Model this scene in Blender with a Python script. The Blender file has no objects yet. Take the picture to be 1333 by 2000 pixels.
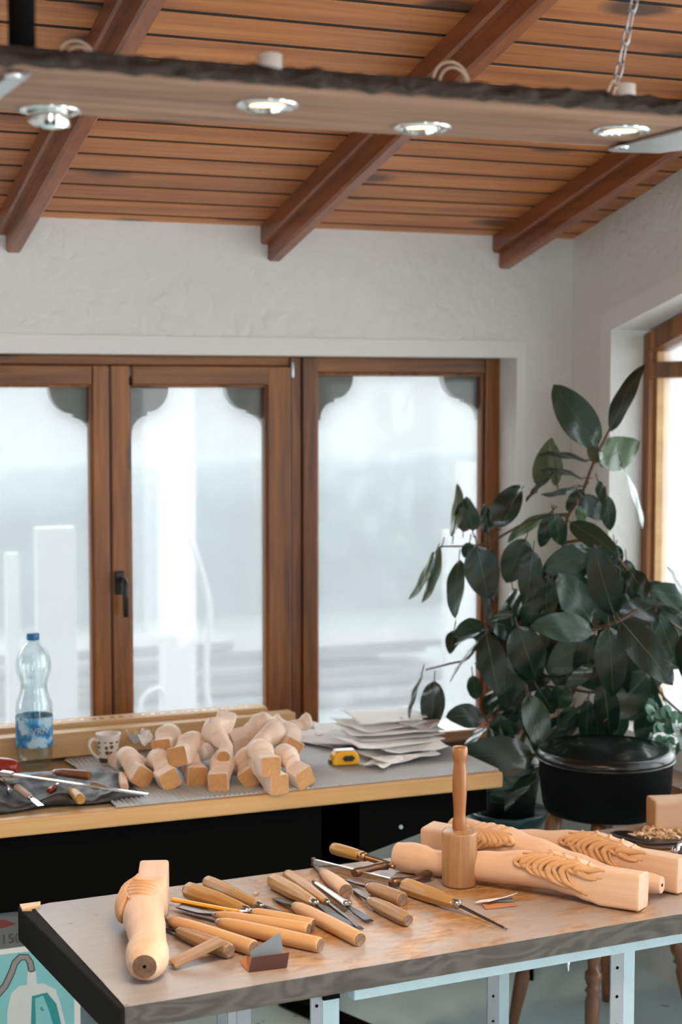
import bpy, bmesh, math, random
from mathutils import Vector, Matrix, noise
random.seed(7)
PI = math.pi
C = bpy.context.scene.collection
SC = bpy.context.scene

# ---------------------------------------------------------------- camera
E = 1.54                      # eye height
F_PX, YAW, PITCH = 3150.0, math.radians(21.9), math.radians(4.18)
cam_d = bpy.data.cameras.new('camera'); cam = bpy.data.objects.new('camera', cam_d); C.objects.link(cam)
cam.location = (0, 0, E); cam.rotation_euler = (PI/2 - PITCH, 0, -YAW)
cam_d.sensor_fit = 'VERTICAL'; cam_d.sensor_height = 36; cam_d.sensor_width = 24
cam_d.lens = F_PX/2000*36
cam_d.clip_start = .05; cam_d.clip_end = 200
cam_d.dof.use_dof = True; cam_d.dof.focus_distance = 3.05; cam_d.dof.aperture_fstop = 3.4
SC.camera = cam
CF = Vector((math.sin(YAW)*math.cos(PITCH), math.cos(YAW)*math.cos(PITCH), -math.sin(PITCH)))
CR = Vector((math.cos(YAW), -math.sin(YAW), 0)); CU = CR.cross(CF)

# ---------------------------------------------------------------- world, lights, exposure
SC.view_settings.view_transform = 'Standard'; SC.view_settings.look = 'None'
SC.view_settings.gamma = 1; SC.view_settings.use_curve_mapping = False
SC.view_settings.exposure = 0.0
SC.cycles.use_denoising = True
SC.cycles.max_bounces = 10; SC.cycles.diffuse_bounces = 6; SC.cycles.transparent_max_bounces = 24
SC.cycles.caustics_reflective = False; SC.cycles.caustics_refractive = False
SC.cycles.sample_clamp_indirect = 6
w = bpy.data.worlds.new('overcast_sky'); SC.world = w; w.use_nodes = True
WB = w.node_tree.nodes['Background']; WB.inputs[0].default_value = (.93, .97, 1.0, 1); WB.inputs[1].default_value = 6.0
LAMP_W = 27.0

def _ray(px, py):
    return CF + CR*((px-666.5)/F_PX) - CU*((py-1000)/F_PX)
def atz(px, py, z):
    d = _ray(px, py); return Vector((0,0,E)) + d*((z-E)/d.z)
def atY(px, py, Y):
    d = _ray(px, py); return Vector((0,0,E)) + d*(Y/d.y)
def atX(px, py, X):
    d = _ray(px, py); return Vector((0,0,E)) + d*(X/d.x)
def atD(px, py, t):
    return Vector((0,0,E)) + _ray(px, py)*t

# ---------------------------------------------------------------- mesh helpers
class MB:
    def __init__(s): s.v=[]; s.f=[]; s.sm=[]
    def add(s, vs, fs, smooth=True):
        o=len(s.v); s.v += [tuple(v) for v in vs]; s.f += [tuple(i+o for i in f) for f in fs]; s.sm += [smooth]*len(fs)
    def box(s, c, d, M=None):
        hx,hy,hz=d[0]/2,d[1]/2,d[2]/2
        vs=[Vector((c[0]+x*hx,c[1]+y*hy,c[2]+z*hz)) for x in(-1,1) for y in(-1,1) for z in(-1,1)]
        if M: vs=[M@v for v in vs]
        s.add(vs,[(0,1,3,2),(4,6,7,5),(0,4,5,1),(2,3,7,6),(0,2,6,4),(1,5,7,3)],False)
    def rings(s, rs, cap=True, smooth=True, closed=True):
        n=len(rs[0]); vs=[p for r in rs for p in r]; fs=[]
        for i in range(len(rs)-1):
            for j in range(n if closed else n-1):
                k=(j+1)%n
                fs.append((i*n+j,i*n+k,(i+1)*n+k,(i+1)*n+j))
        s.add(vs,fs,smooth)
        if cap and closed:
            o=len(s.v)-len(vs)
            s.f.append(tuple(o+j for j in range(n-1,-1,-1))); s.sm.append(False)
            s.f.append(tuple(o+(len(rs)-1)*n+j for j in range(n))); s.sm.append(False)
    def lathe(s, prof, n=32, cap=True, axis='Z', c=(0,0,0), smooth=True):
        rs=[]
        for r,h in prof:
            ring=[]
            for j in range(n):
                a=2*PI*j/n
                if axis=='Z': p=(c[0]+r*math.cos(a),c[1]+r*math.sin(a),c[2]+h)
                elif axis=='X': p=(c[0]+h,c[1]+r*math.cos(a),c[2]+r*math.sin(a))
                else: p=(c[0]+r*math.sin(a),c[1]+h,c[2]+r*math.cos(a))
                ring.append(p)
            rs.append(ring)
        s.rings(rs,cap,smooth)
    def curve(s, pts, rad, n=8, k=6):
        P=[Vector(p) for p in pts]; Q=[]
        for i in range(len(P)-1):
            p0=P[max(0,i-1)];p1=P[i];p2=P[i+1];p3=P[min(len(P)-1,i+2)]
            for j in range(k):
                t=j/k; Q.append(.5*((2*p1)+(p2-p0)*t+(2*p0-5*p1+4*p2-p3)*t*t+(3*p1-p0-3*p2+p3)*t**3))
        s.tube(Q+[P[-1]],rad,n)
    def tube(s, pts, rad, n=10, flat=1.0, cap=True, up=None):
        pts=[Vector(p) for p in pts]; rs=[]
        N=None
        for i,p in enumerate(pts):
            t=(pts[min(i+1,len(pts)-1)]-pts[max(i-1,0)]).normalized()
            if N is None:
                ref=Vector(up) if up is not None else (Vector((0,0,1)) if abs(t.z)<.9 else Vector((1,0,0)))
                N=(ref-t*ref.dot(t)).normalized()
            else: N=(N-t*N.dot(t)).normalized()
            B=t.cross(N); r=rad[i] if isinstance(rad,(list,tuple)) else rad
            rs.append([p+N*(r*flat*math.cos(2*PI*j/n))+B*(r*math.sin(2*PI*j/n)) for j in range(n)])
        s.rings(rs,cap)
    def prism(s, poly, h0, h1, plane='XY'):
        def m(a,b,h): return (a,b,h) if plane=='XY' else ((a,h,b) if plane=='XZ' else (h,a,b))
        n=len(poly); vs=[m(a,b,h0) for a,b in poly]+[m(a,b,h1) for a,b in poly]
        fs=[tuple(range(n-1,-1,-1)),tuple(range(n,2*n))]+[(i,(i+1)%n,n+(i+1)%n,n+i) for i in range(n)]
        s.add(vs,fs,False)
    def build(s, name, mat, parent=None, bevel=0, subsurf=0, M=None, seg=2, weld=False):
        me=bpy.data.meshes.new(name)
        vs=s.v if M is None else [tuple(M@Vector(v)) for v in s.v]
        me.from_pydata(vs,[],s.f); me.polygons.foreach_set('use_smooth',s.sm)
        bm=bmesh.new(); bm.from_mesh(me)
        if weld: bmesh.ops.remove_doubles(bm,verts=bm.verts,dist=1e-5)
        bmesh.ops.recalc_face_normals(bm,faces=bm.faces); bm.to_mesh(me); bm.free()
        me.update()
        if mat: me.materials.append(mat)
        o=bpy.data.objects.new(name,me); C.objects.link(o)
        if parent: o.parent=parent
        if bevel:
            b=o.modifiers.new('bevel','BEVEL'); b.width=bevel; b.segments=seg; b.limit_method='ANGLE'; b.angle_limit=.6
        if subsurf:
            b=o.modifiers.new('sub','SUBSURF'); b.levels=subsurf; b.render_levels=subsurf
        return o
def tag(o,label,cat,group=None,kind=None):
    o['label']=label; o['category']=cat
    if group: o['group']=group
    if kind: o['kind']=kind
    return o
def thing(name,label,cat,loc=(0,0,0),rz=0,group=None,M=None):
    o=bpy.data.objects.new(name,None); C.objects.link(o); o.empty_display_size=.05
    if M is not None: o.matrix_world=M
    else: o.location=loc; o.rotation_euler=(0,0,rz)
    return tag(o,label,cat,group)
def struct(name,mb,mat,parent=None,**k):
    o=mb.build(name,mat,parent,**k)
    if not parent: o['kind']='structure'
    return o
def frame(A,B,roll=0,up=(0,0,1)):
    """matrix with local X from A to B, local Z near up"""
    A=Vector(A);B=Vector(B);x=(B-A).normalized();u=Vector(up)
    z=(u-x*u.dot(x)).normalized();y=z.cross(x)
    M=Matrix(((x.x,y.x,z.x,A.x),(x.y,y.y,z.y,A.y),(x.z,y.z,z.z,A.z),(0,0,0,1)))
    return M@Matrix.Rotation(roll,4,'X')

# ---------------------------------------------------------------- materials
class NT:
    def __init__(s,name):
        s.m=bpy.data.materials.new(name); s.m.use_nodes=True; s.t=s.m.node_tree; s.n=s.t.nodes
        s.b=s.n['Principled BSDF']; s.out=s.n['Material Output']
    def new(s,t,**k):
        q=s.n.new(t)
        for a,b in k.items(): setattr(q,a,b)
        return q
    def link(s,a,b): s.t.links.new(a,b)
    def val(s,sock,v):
        if hasattr(v,'links') or isinstance(v,bpy.types.NodeSocket): s.link(v,sock)
        else: sock.default_value=v
    def math(s,op,a,b=0.0,clamp=False):
        q=s.new('ShaderNodeMath',operation=op,use_clamp=clamp); s.val(q.inputs[0],a); s.val(q.inputs[1],b); return q.outputs[0]
    def mix(s,f,a,b,mode='MIX'):
        q=s.new('ShaderNodeMix',data_type='RGBA',blend_type=mode)
        s.val(q.inputs[0],f); s.val(q.inputs[6],a if not isinstance(a,tuple) else (*a,1)); s.val(q.inputs[7],b if not isinstance(b,tuple) else (*b,1)); return q.outputs[2]
    def coords(s,scale=(1,1,1),kind='Object',off=None):
        tc=s.new('ShaderNodeTexCoord'); mp=s.new('ShaderNodeMapping'); mp.inputs['Scale'].default_value=scale
        s.link(tc.outputs[kind],mp.inputs[0])
        if off is not None: s.link(off,mp.inputs['Location'])
        return mp.outputs[0]
    def noise(s,vec,scale,detail=4,rough=.55,dist=0):
        q=s.new('ShaderNodeTexNoise'); s.link(vec,q.inputs['Vector']); q.inputs['Scale'].default_value=scale
        q.inputs['Detail'].default_value=detail; q.inputs['Roughness'].default_value=rough; q.inputs['Distortion'].default_value=dist
        return q.outputs[0]
    def ramp(s,fac,stops):
        q=s.new('ShaderNodeValToRGB'); s.link(fac,q.inputs[0]); e=q.color_ramp.elements
        while len(e)<len(stops): e.new(.5)
        for i,(p,c) in enumerate(stops): e[i].position=p; e[i].color=(*c,1) if len(c)==3 else c
        return q.outputs[0]
    def bump(s,h,strength=.3,dist=.002):
        q=s.new('ShaderNodeBump'); s.link(h,q.inputs['Height']); q.inputs['Strength'].default_value=strength; q.inputs['Distance'].default_value=dist
        s.link(q.outputs[0],s.b.inputs['Normal'])
    def island(s):
        return s.new('ShaderNodeNewGeometry').outputs['Random Per Island']

def plain(name,col,rough=.5,metal=0,spec=.5,var=0.0,coat=0,bump=0,bscale=200):
    t=NT(name); t.b.inputs['Roughness'].default_value=rough; t.b.inputs['Metallic'].default_value=metal
    t.b.inputs['Specular IOR Level'].default_value=spec; t.b.inputs['Coat Weight'].default_value=coat
    v=t.coords(); n=t.noise(v,25,5)
    f=t.math('MULTIPLY',n,1.0)
    a=tuple(c*(1-var) for c in col); b=tuple(min(1,c*(1+var)) for c in col)
    t.link(t.mix(f,a,b),t.b.inputs['Base Color'])
    if bump:
        t.bump(t.noise(v,bscale,4),bump)
    return t.m

def wood(name,c_dark,c_light,axis='X',grain=60,rough=.5,knots=0,knot_col=None,island=.0,bump=.15,stretch=.06,contrast=(.35,.68),spec=.4,coat=0,kscale=3.0,ksize=.13):
    t=NT(name); t.b.inputs['Roughness'].default_value=rough; t.b.inputs['Specular IOR Level'].default_value=spec
    t.b.inputs['Coat Weight'].default_value=coat; t.b.inputs['Coat Roughness'].default_value=.25
    sc={'X':(stretch,1,1),'Y':(1,stretch,1),'Z':(1,1,stretch)}[axis]
    off=None; isl=None
    if island:
        isl=t.island(); cb=t.new('ShaderNodeCombineXYZ'); m=t.math('MULTIPLY',isl,37.0)
        for k in range(3): t.link(m,cb.inputs[k])
        off=cb.outputs[0]
    v=t.coords(sc,off=off)
    n1=t.noise(v,grain,5,.6,.6); n2=t.noise(v,grain*.18,3,.5,1.2)
    f=t.math('ADD',t.math('MULTIPLY',n1,.45),t.math('MULTIPLY',n2,.55))
    r=t.new('ShaderNodeMapRange'); t.link(f,r.inputs[0]); r.inputs[1].default_value=contrast[0]; r.inputs[2].default_value=contrast[1]
    col=t.mix(r.outputs[0],c_dark,c_light)
    if island:
        k=t.math('ADD',t.math('MULTIPLY',isl,island*2),1-island)
        hs=t.new('ShaderNodeHueSaturation'); t.link(col,hs.inputs['Color']); t.link(k,hs.inputs['Value']); col=hs.outputs[0]
    if knots:
        ks={'X':(.45,1,1),'Y':(1,.45,1),'Z':(1,1,.45)}[axis]
        kv=t.coords(ks,off=off)
        vo=t.new('ShaderNodeTexVoronoi'); t.link(kv,vo.inputs['Vector']); vo.inputs['Scale'].default_value=kscale; vo.inputs['Randomness'].default_value=1
        nz=t.noise(kv,25,3); d=t.math('ADD',vo.outputs['Distance'],t.math('MULTIPLY',t.math('SUBTRACT',nz,.5),.12))
        q=t.ramp(d,[(0,(1,1,1)),(ksize*.6,(.9,.9,.9)),(ksize,(.0,.0,.0))])
        col=t.mix(t.math('MULTIPLY',q,knots),col,knot_col or tuple(c*.35 for c in c_dark))
    t.link(col,t.b.inputs['Base Color'])
    if bump: t.bump(n1,bump,.001)
    return t.m

M={}
M['beech']=wood('beech',(.64,.40,.255),(.77,.545,.39),grain=90,rough=.55,bump=.05,contrast=(.3,.7))
M['beech_pale']=wood('beech_pale',(.80,.62,.50),(.88,.73,.62),grain=90,rough=.6,bump=.05,contrast=(.3,.7))
M['beech_end']=wood('beech_end_grain',(.52,.25,.09),(.66,.36,.15),grain=160,rough=.65,stretch=.5,bump=.05)
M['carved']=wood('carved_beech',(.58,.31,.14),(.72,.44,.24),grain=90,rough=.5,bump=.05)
M['golden']=wood('golden_handle_wood',(.29,.14,.03),(.56,.32,.085),grain=140,rough=.38,coat=.25,bump=.05)
M['pale_handle']=wood('pale_handle_wood',(.52,.28,.12),(.68,.42,.21),grain=120,rough=.45,coat=.1,bump=.05)
M['old_handle']=wood('old_handle_wood',(.22,.12,.06),(.50,.32,.18),grain=120,rough=.5,coat=.1,bump=.1)
M['handle_end']=wood('handle_end_wood',(.13,.07,.045),(.36,.24,.165),grain=200,rough=.7,stretch=.6)
M['brown_handle']=wood('brown_handle_wood',(.14,.05,.02),(.28,.10,.04),grain=120,rough=.4,coat=.3)
M['mallet_head']=wood('mallet_head_wood',(.25,.12,.05),(.52,.30,.15),axis='Z',grain=80,rough=.42,coat=.2,bump=.1)
M['mallet_handle']=wood('mallet_handle_wood',(.24,.09,.025),(.44,.19,.05),axis='Z',grain=90,rough=.35,coat=.35,bump=.05)
M['ceiling_wood']=wood('ceiling_pine',(.28,.08,.019),(.58,.22,.062),grain=55,rough=.42,knots=.95,knot_col=(.05,.016,.008),island=.13,coat=.15,kscale=6.5,ksize=.27,contrast=(.34,.66))
M['rafter_wood']=wood('rafter_pine',(.15,.036,.009),(.33,.095,.026),axis='Y',grain=60,rough=.35,knots=.85,knot_col=(.05,.015,.008),coat=.3,kscale=5,ksize=.17)
M['window_wood']=wood('window_frame_wood',(.09,.028,.008),(.38,.14,.032),axis='Z',grain=50,rough=.42,knots=.8,knot_col=(.04,.014,.006),coat=.2,kscale=5,ksize=.2,contrast=(.36,.64))
M['window_wood_h']=wood('window_rail_wood',(.11,.036,.010),(.38,.145,.035),axis='X',grain=50,rough=.42,knots=.8,knot_col=(.04,.014,.006),coat=.2,kscale=5,ksize=.2,contrast=(.36,.64))
M['groove']=plain('groove_dark',(.02,.008,.004),.8)
M['slab_wood']=wood('slab_underside_wood',(.15,.065,.038),(.46,.27,.175),grain=60,rough=.6,coat=0,bump=.1,spec=.2)
M['bench_edge_light']=wood('bench_edge_wood',(.52,.29,.11),(.68,.42,.19),grain=50,rough=.4,coat=.15)
M['stool_wood']=wood('stool_leg_wood',(.13,.05,.02),(.26,.11,.045),axis='Z',grain=80,rough=.35,coat=.3)
M['beam_wood']=wood('beam_wood',(.55,.33,.14),(.72,.47,.24),grain=60,rough=.5)
M['sill_wood']=wood('sill_wood',(.30,.12,.05),(.46,.2,.09),grain=60,rough=.22,coat=.6,spec=.7)
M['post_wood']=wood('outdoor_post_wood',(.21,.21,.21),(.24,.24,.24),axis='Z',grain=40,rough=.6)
M['steel']=plain('tool_steel',(.40,.38,.37),.28,1,var=.25)
M['dark_steel']=plain('dark_tool_steel',(.10,.085,.08),.32,.9,var=.3)
M['bright_steel']=plain('bright_steel',(.72,.75,.78),.18,1,var=.1)
M['brass']=plain('aged_brass',(.42,.25,.13),.35,1,var=.3)
M['rust_steel']=plain('bronzed_steel',(.20,.12,.08),.38,.9,var=.4,bump=.2)
M['chrome']=plain('brushed_chrome',(.8,.8,.78),.12,1)
M['galv']=plain('galvanised_strap',(.55,.58,.6),.35,.9,var=.15)
M['black_leather']=plain('black_leather',(.004,.006,.007),.24,0,.45,coat=.25,bump=.05,bscale=300)
M['black_paint']=plain('black_paint',(.0025,.0025,.0025),.8,spec=.05)
M['black_side']=plain('black_vinyl_side',(.002,.003,.0035),.55,spec=.08)
M['black_cloth']=plain('black_cloth',(.006,.006,.006),.9,spec=.1,bump=.3,bscale=400)
M['charcoal_leather']=plain('charcoal_leather',(.035,.034,.036),.5,bump=.2)
M['white_steel']=plain('white_painted_steel',(.42,.53,.57),.4,var=.12)
M['grey_steel']=plain('grey_painted_steel',(.30,.31,.33),.45,var=.15)
M['bark']=plain('bark',(.035,.022,.013),.9,var=.6,bump=1,bscale=90)
M['ceramic']=plain('white_ceramic',(.85,.83,.78),.25)
M['cable']=plain('beige_cable',(.75,.62,.48),.45)
M['paper']=plain('white_paper',(.93,.93,.92),.7,var=.04)
M['paper_grey']=plain('grey_paper',(.76,.76,.75),.75,var=.1)
M['yellow']=plain('yellow_plastic',(.85,.42,.01),.35)
M['yellow_pencil']=plain('yellow_pencil_paint',(.85,.42,.03),.35)
M['red_plastic']=plain('red_plastic',(.30,.025,.015),.25,coat=.3)
M['black_plastic']=plain('black_plastic',(.012,.012,.012),.35)
M['white_plastic']=plain('white_plastic',(.85,.85,.83),.3)
M['teal_pot']=plain('dark_teal_glaze',(.005,.055,.06),.18,coat=.5)
M['soil']=plain('soil',(.03,.02,.015),.95,var=.5)
M['stem']=plain('plant_stem',(.13,.075,.045),.7,var=.3)
M['brown_paper']=plain('maroon_sandpaper',(.07,.022,.016),.75,var=.15,bump=.3,bscale=900)
M['blue_paper']=plain('blue_grey_sandpaper_back',(.16,.20,.24),.6,var=.1)
M['orange_paper']=plain('orange_sandpaper',(.50,.20,.09),.8,var=.1)
M['shaving']=plain('wood_shaving',(.85,.60,.36),.6,var=.15)
M['bracket']=plain('window_bracket_paint',(.36,.36,.34),.7)
M['cap_blue']=plain('blue_cap',(.01,.16,.36),.35)
M['trim_white']=plain('smooth_plaster',(.80,.80,.775),.8)
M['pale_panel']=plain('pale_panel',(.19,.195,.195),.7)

def m_plaster():
    t=NT('rough_plaster'); t.b.inputs['Roughness'].default_value=.85
    v=t.coords(); n=t.noise(v,28,3,.45,.5); n2=t.noise(v,2,3)
    t.link(t.mix(n2,(.74,.735,.71),(.80,.80,.775)),t.b.inputs['Base Color'])
    r=t.new('ShaderNodeMapRange'); t.link(n,r.inputs[0]); r.inputs[1].default_value=.35; r.inputs[2].default_value=.6
    t.bump(r.outputs[0],.3,.006); return t.m
M['plaster']=m_plaster()
def m_bench():
    t=NT('worn_bench_top'); v=t.coords((.35,1,1)); v2=t.coords()
    n1=t.ramp(t.noise(v,70,6,.6,.5),[(.36,(0,0,0)),(.64,(1,1,1))]); big=t.noise(v2,4.5,5,.6,.6); fine=t.noise(v2,60,4)
    base=t.mix(n1,(.27,.125,.045),(.50,.29,.13))
    r=t.new('ShaderNodeMapRange'); t.link(big,r.inputs[0]); r.inputs[1].default_value=.46; r.inputs[2].default_value=.58
    col=t.mix(t.math('MULTIPLY',r.outputs[0],.8),base,(.36,.335,.335))
    # window sheen painted in as blue-grey towards the left end of the top
    sx=t.new('ShaderNodeSeparateXYZ'); t.link(v2,sx.inputs[0])
    g=t.new('ShaderNodeMapRange'); t.link(t.math('ADD',sx.outputs[0],t.math('MULTIPLY',big,.22)),g.inputs[0]); g.inputs[1].default_value=.50; g.inputs[2].default_value=.22
    col=t.mix(t.math('MULTIPLY',g.outputs[0],.85),col,(.29,.30,.325))
    vo=t.new('ShaderNodeTexVoronoi'); t.link(v2,vo.inputs['Vector']); vo.inputs['Scale'].default_value=14
    sp=t.ramp(vo.outputs['Distance'],[(0,(1,1,1)),(.05,(.8,.8,.8)),(.09,(0,0,0))])
    col=t.mix(t.math('MULTIPLY',sp,.6),col,(.12,.07,.04))
    sc=t.ramp(t.noise(t.coords((1,5,1)),38,3,.6,2),[(.60,(0,0,0)),(.70,(1,1,1))])
    col=t.mix(t.math('MULTIPLY',sc,.6),col,(.30,.17,.09))
    t.link(col,t.b.inputs['Base Color'])
    rr=t.new('ShaderNodeMapRange'); t.link(big,rr.inputs[0]); rr.inputs[3].default_value=.28; rr.inputs[4].default_value=.55
    t.link(rr.outputs[0],t.b.inputs['Roughness']); t.bump(fine,.15,.001); return t.m
M['bench_top']=m_bench()
def m_ply():
    t=NT('weathered_grain'); v=t.coords((1.6,1,5))
    n=t.noise(v,3.2,2,.4,.8); wv=t.new('ShaderNodeMath',operation='SINE'); t.link(t.math('MULTIPLY',n,48),wv.inputs[0])
    f=t.math('MULTIPLY',t.math('ADD',wv.outputs[0],1),.5); fine=t.noise(t.coords((.1,1,1)),160,4)
    col=t.mix(f,(.040,.034,.029),(.090,.080,.070)); col=t.mix(t.math('MULTIPLY',fine,.5),col,(.13,.12,.105))
    t.link(col,t.b.inputs['Base Color']); t.b.inputs['Roughness'].default_value=.8; return t.m
M['bench_side']=m_ply()
M['bench_end']=plain('blackened_end_wood',(.009,.008,.007),.8,spec=.12,var=.3,bump=.2,bscale=60)
def m_floor():
    t=NT('pale_painted_floor'); v=t.coords(); big=t.noise(v,1.5,4)
    col=t.mix(big,(.58,.84,.94),(.70,.91,.98))
    sp=t.ramp(t.noise(v,22,2,.5),[(.70,(0,0,0)),(.74,(1,1,1))])
    col=t.mix(t.math('MULTIPLY',sp,.7),col,(.14,.17,.18))
    t.link(col,t.b.inputs['Base Color']); t.b.inputs['Roughness'].default_value=.32; return t.m
M['floor']=m_floor()
def m_glass():
    t=NT('hazy_window_glass'); tr=t.new('ShaderNodeBsdfTransparent'); tr.inputs[0].default_value=(.97,.985,.98,1)
    gl=t.new('ShaderNodeBsdfGlossy'); gl.inputs['Roughness'].default_value=.02
    tl=t.new('ShaderNodeBsdfTranslucent'); tl.inputs[0].default_value=(.9,.93,.94,1)
    v=t.coords((1,1,.22)); n=t.noise(v,3,2,.4,0)
    r=t.new('ShaderNodeMapRange'); t.link(n,r.inputs[0]); r.inputs[1].default_value=.3; r.inputs[2].default_value=.7; r.inputs[3].default_value=.155; r.inputs[4].default_value=.185
    m1=t.new('ShaderNodeMixShader'); t.link(r.outputs[0],m1.inputs[0]); t.link(tr.outputs[0],m1.inputs[1]); t.link(tl.outputs[0],m1.inputs[2])
    fr=t.new('ShaderNodeFresnel'); fr.inputs[0].default_value=1.45
    m2=t.new('ShaderNodeMixShader'); t.link(t.math('MULTIPLY',fr.outputs[0],.7),m2.inputs[0]); t.link(m1.outputs[0],m2.inputs[1]); t.link(gl.outputs[0],m2.inputs[2])
    t.link(m2.outputs[0],t.out.inputs[0]); return t.m
M['glass']=m_glass()
def m_bottle():
    t=NT('clear_bottle_plastic'); tr=t.new('ShaderNodeBsdfTransparent'); tr.inputs[0].default_value=(.90,.965,.97,1)
    gl=t.new('ShaderNodeBsdfGlossy'); gl.inputs['Roughness'].default_value=.06
    lw=t.new('ShaderNodeLayerWeight'); lw.inputs[0].default_value=.35
    m2=t.new('ShaderNodeMixShader'); t.link(t.math('ADD',t.math('MULTIPLY',lw.outputs['Facing'],.55),.06),m2.inputs[0]); t.link(tr.outputs[0],m2.inputs[1]); t.link(gl.outputs[0],m2.inputs[2])
    t.link(m2.outputs[0],t.out.inputs[0]); return t.m
M['bottle']=m_bottle()
def m_label():
    t=NT('blue_bottle_label'); v=t.coords(); n=t.noise(v,30,2)
    r=t.ramp(n,[(.42,(.02,.16,.42)),(.5,(.05,.32,.60)),(.60,(.45,.68,.80))]); t.link(r,t.b.inputs['Base Color']); t.b.inputs['Roughness'].default_value=.3
    return t.m
M['label']=m_label()
def m_leaf():
    t=NT('rubber_plant_leaf'); g=t.new('ShaderNodeNewGeometry'); isl=g.outputs['Random Per Island']
    top=t.mix(t.math('POWER',isl,1.8),(.004,.022,.014),(.030,.085,.052)); und=t.mix(isl,(.09,.15,.08),(.15,.21,.12))
    t.link(t.mix(g.outputs['Backfacing'],top,und),t.b.inputs['Base Color'])
    t.b.inputs['Roughness'].default_value=.30; t.b.inputs['Specular IOR Level'].default_value=.5; t.b.inputs['Coat Weight'].default_value=.45; t.b.inputs['Coat Roughness'].default_value=.12
    uv=t.new('ShaderNodeUVMap'); sx=t.new('ShaderNodeSeparateXYZ'); t.link(uv.outputs[0],sx.inputs[0])
    a=t.math('ADD',t.math('MULTIPLY',sx.outputs[0],60),t.math('MULTIPLY',t.math('ABSOLUTE',t.math('SUBTRACT',sx.outputs[1],.5)),-40))
    q=t.new('ShaderNodeMath',operation='SINE'); t.link(a,q.inputs[0]); t.bump(q.outputs[0],.07,.0008)
    return t.m
M['leaf']=m_leaf()
def m_leafrib():
    return plain('leaf_midrib',(.09,.13,.07),.4)
M['leaf_rib']=m_leafrib()
M['pale_leaf']=plain('pale_round_leaf',(.10,.24,.16),.35,var=.2)
def m_emit(name,col,s):
    t=NT(name); e=t.new('ShaderNodeEmission'); e.inputs[0].default_value=(*col,1); e.inputs[1].default_value=s; t.link(e.outputs[0],t.out.inputs[0]); return t.m
M['bulb']=m_emit('lit_bulb',(1,.66,.38),4.5)
def m_corr():
    t=NT('corrugated_card'); t.b.inputs['Roughness'].default_value=.55
    t.link(t.mix(t.noise(t.coords(),14,4),(.36,.39,.41),(.50,.54,.56)),t.b.inputs['Base Color']); return t.m
M['corr']=m_corr()
M['corr_edge']=plain('card_edge',(.50,.36,.20),.8,var=.2)
def m_mug():
    t=NT('mug_glaze'); t.b.inputs['Roughness'].default_value=.15
    v=t.coords(); sx=t.new('ShaderNodeSeparateXYZ'); t.link(v,sx.inputs[0])
    vo=t.new('ShaderNodeTexVoronoi'); t.link(v,vo.inputs['Vector']); vo.inputs['Scale'].default_value=75; vo.inputs['Randomness'].default_value=.5
    dots=t.ramp(vo.outputs['Distance'],[(0,(1,1,1)),(.36,(1,1,1)),(.42,(0,0,0))])
    band=t.math('MULTIPLY',t.math('GREATER_THAN',sx.outputs[2],.022),t.math('LESS_THAN',sx.outputs[2],.058))
    col=t.mix(t.math('MULTIPLY',dots,band),(.80,.78,.74),(.20,.10,.03))
    low=t.math('MULTIPLY',t.math('LESS_THAN',sx.outputs[2],.018),t.math('GREATER_THAN',sx.outputs[2],.006))
    col=t.mix(t.math('MULTIPLY',low,t.math('GREATER_THAN',t.noise(v,90,2),.40)),col,(.10,.045,.015))
    t.link(col,t.b.inputs['Base Color']); return t.m
M['mug']=m_mug()
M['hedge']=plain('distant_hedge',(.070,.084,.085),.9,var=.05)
M['far_sky_cover']=plain('sky_cover_pale',(.100,.103,.103),.9,var=.1)  # pale colour of the added slope that hides the bright sky
M['stack']=wood('stacked_timber',(.044,.05,.053),(.078,.068,.065),grain=20,rough=.8,island=.3)
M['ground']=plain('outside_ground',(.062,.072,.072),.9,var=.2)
M['roof_out']=plain('outside_roof',(.85,.87,.88),.8)

# ================================================================= ROOM
WY=4.05; WX=2.34; RX0=-2.3; RY0=-1.7; SL=.2365; H0=E+.44   # back wall, right wall, left, front, roof slope, eave height
def roofz(Y): return H0+SL*(WY-Y)
mb=MB(); mb.box(((RX0+WX)/2,(RY0+WY)/2,-.05),(WX-RX0+.6,WY-RY0+.6,.1)); struct('floor',mb,M['floor'])
T=.24
# back wall with window opening
wx0,wx1=-1.75,atY(1008,900,WY).x; wz1=atY(500,689.5,WY+.0).z+.006; wz0=E-1.05
WTOP=atY(488,695.5,WY+.1).z
wz1=WTOP
def wall_pts(o): pass
mb=MB(); D=WY+T
mb.box(((RX0+wx0)/2-.15,WY+T/2,1.2),(wx0-RX0+.3,T,2.4))
mb.box(((wx1+WX+.3)/2,WY+T/2,H0/2),(WX+.3-wx1,T,H0))
mb.box(((wx0+wx1)/2,WY+T/2,wz0/2),(wx1-wx0,T,wz0))
mb.box(((wx0+wx1)/2,WY+T/2,(wz1+H0)/2),(wx1-wx0,T,H0-wz1))
wb=struct('wall_back',mb,M['plaster'])
# smooth plaster band round the opening
bz=atY(500,659,WY).z; bx=atY(1026,900,WY).x
mb=MB(); mb.box(((wx0+bx)/2,WY-.0015,(wz1+bz)/2),(bx-wx0,.003,bz-wz1)); mb.box(((wx1+bx)/2,WY-.0015,(wz0+wz1)/2),(bx-wx1,.003,wz1-wz0))
struct('smooth_band',mb,M['trim_white'],wb)
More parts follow.
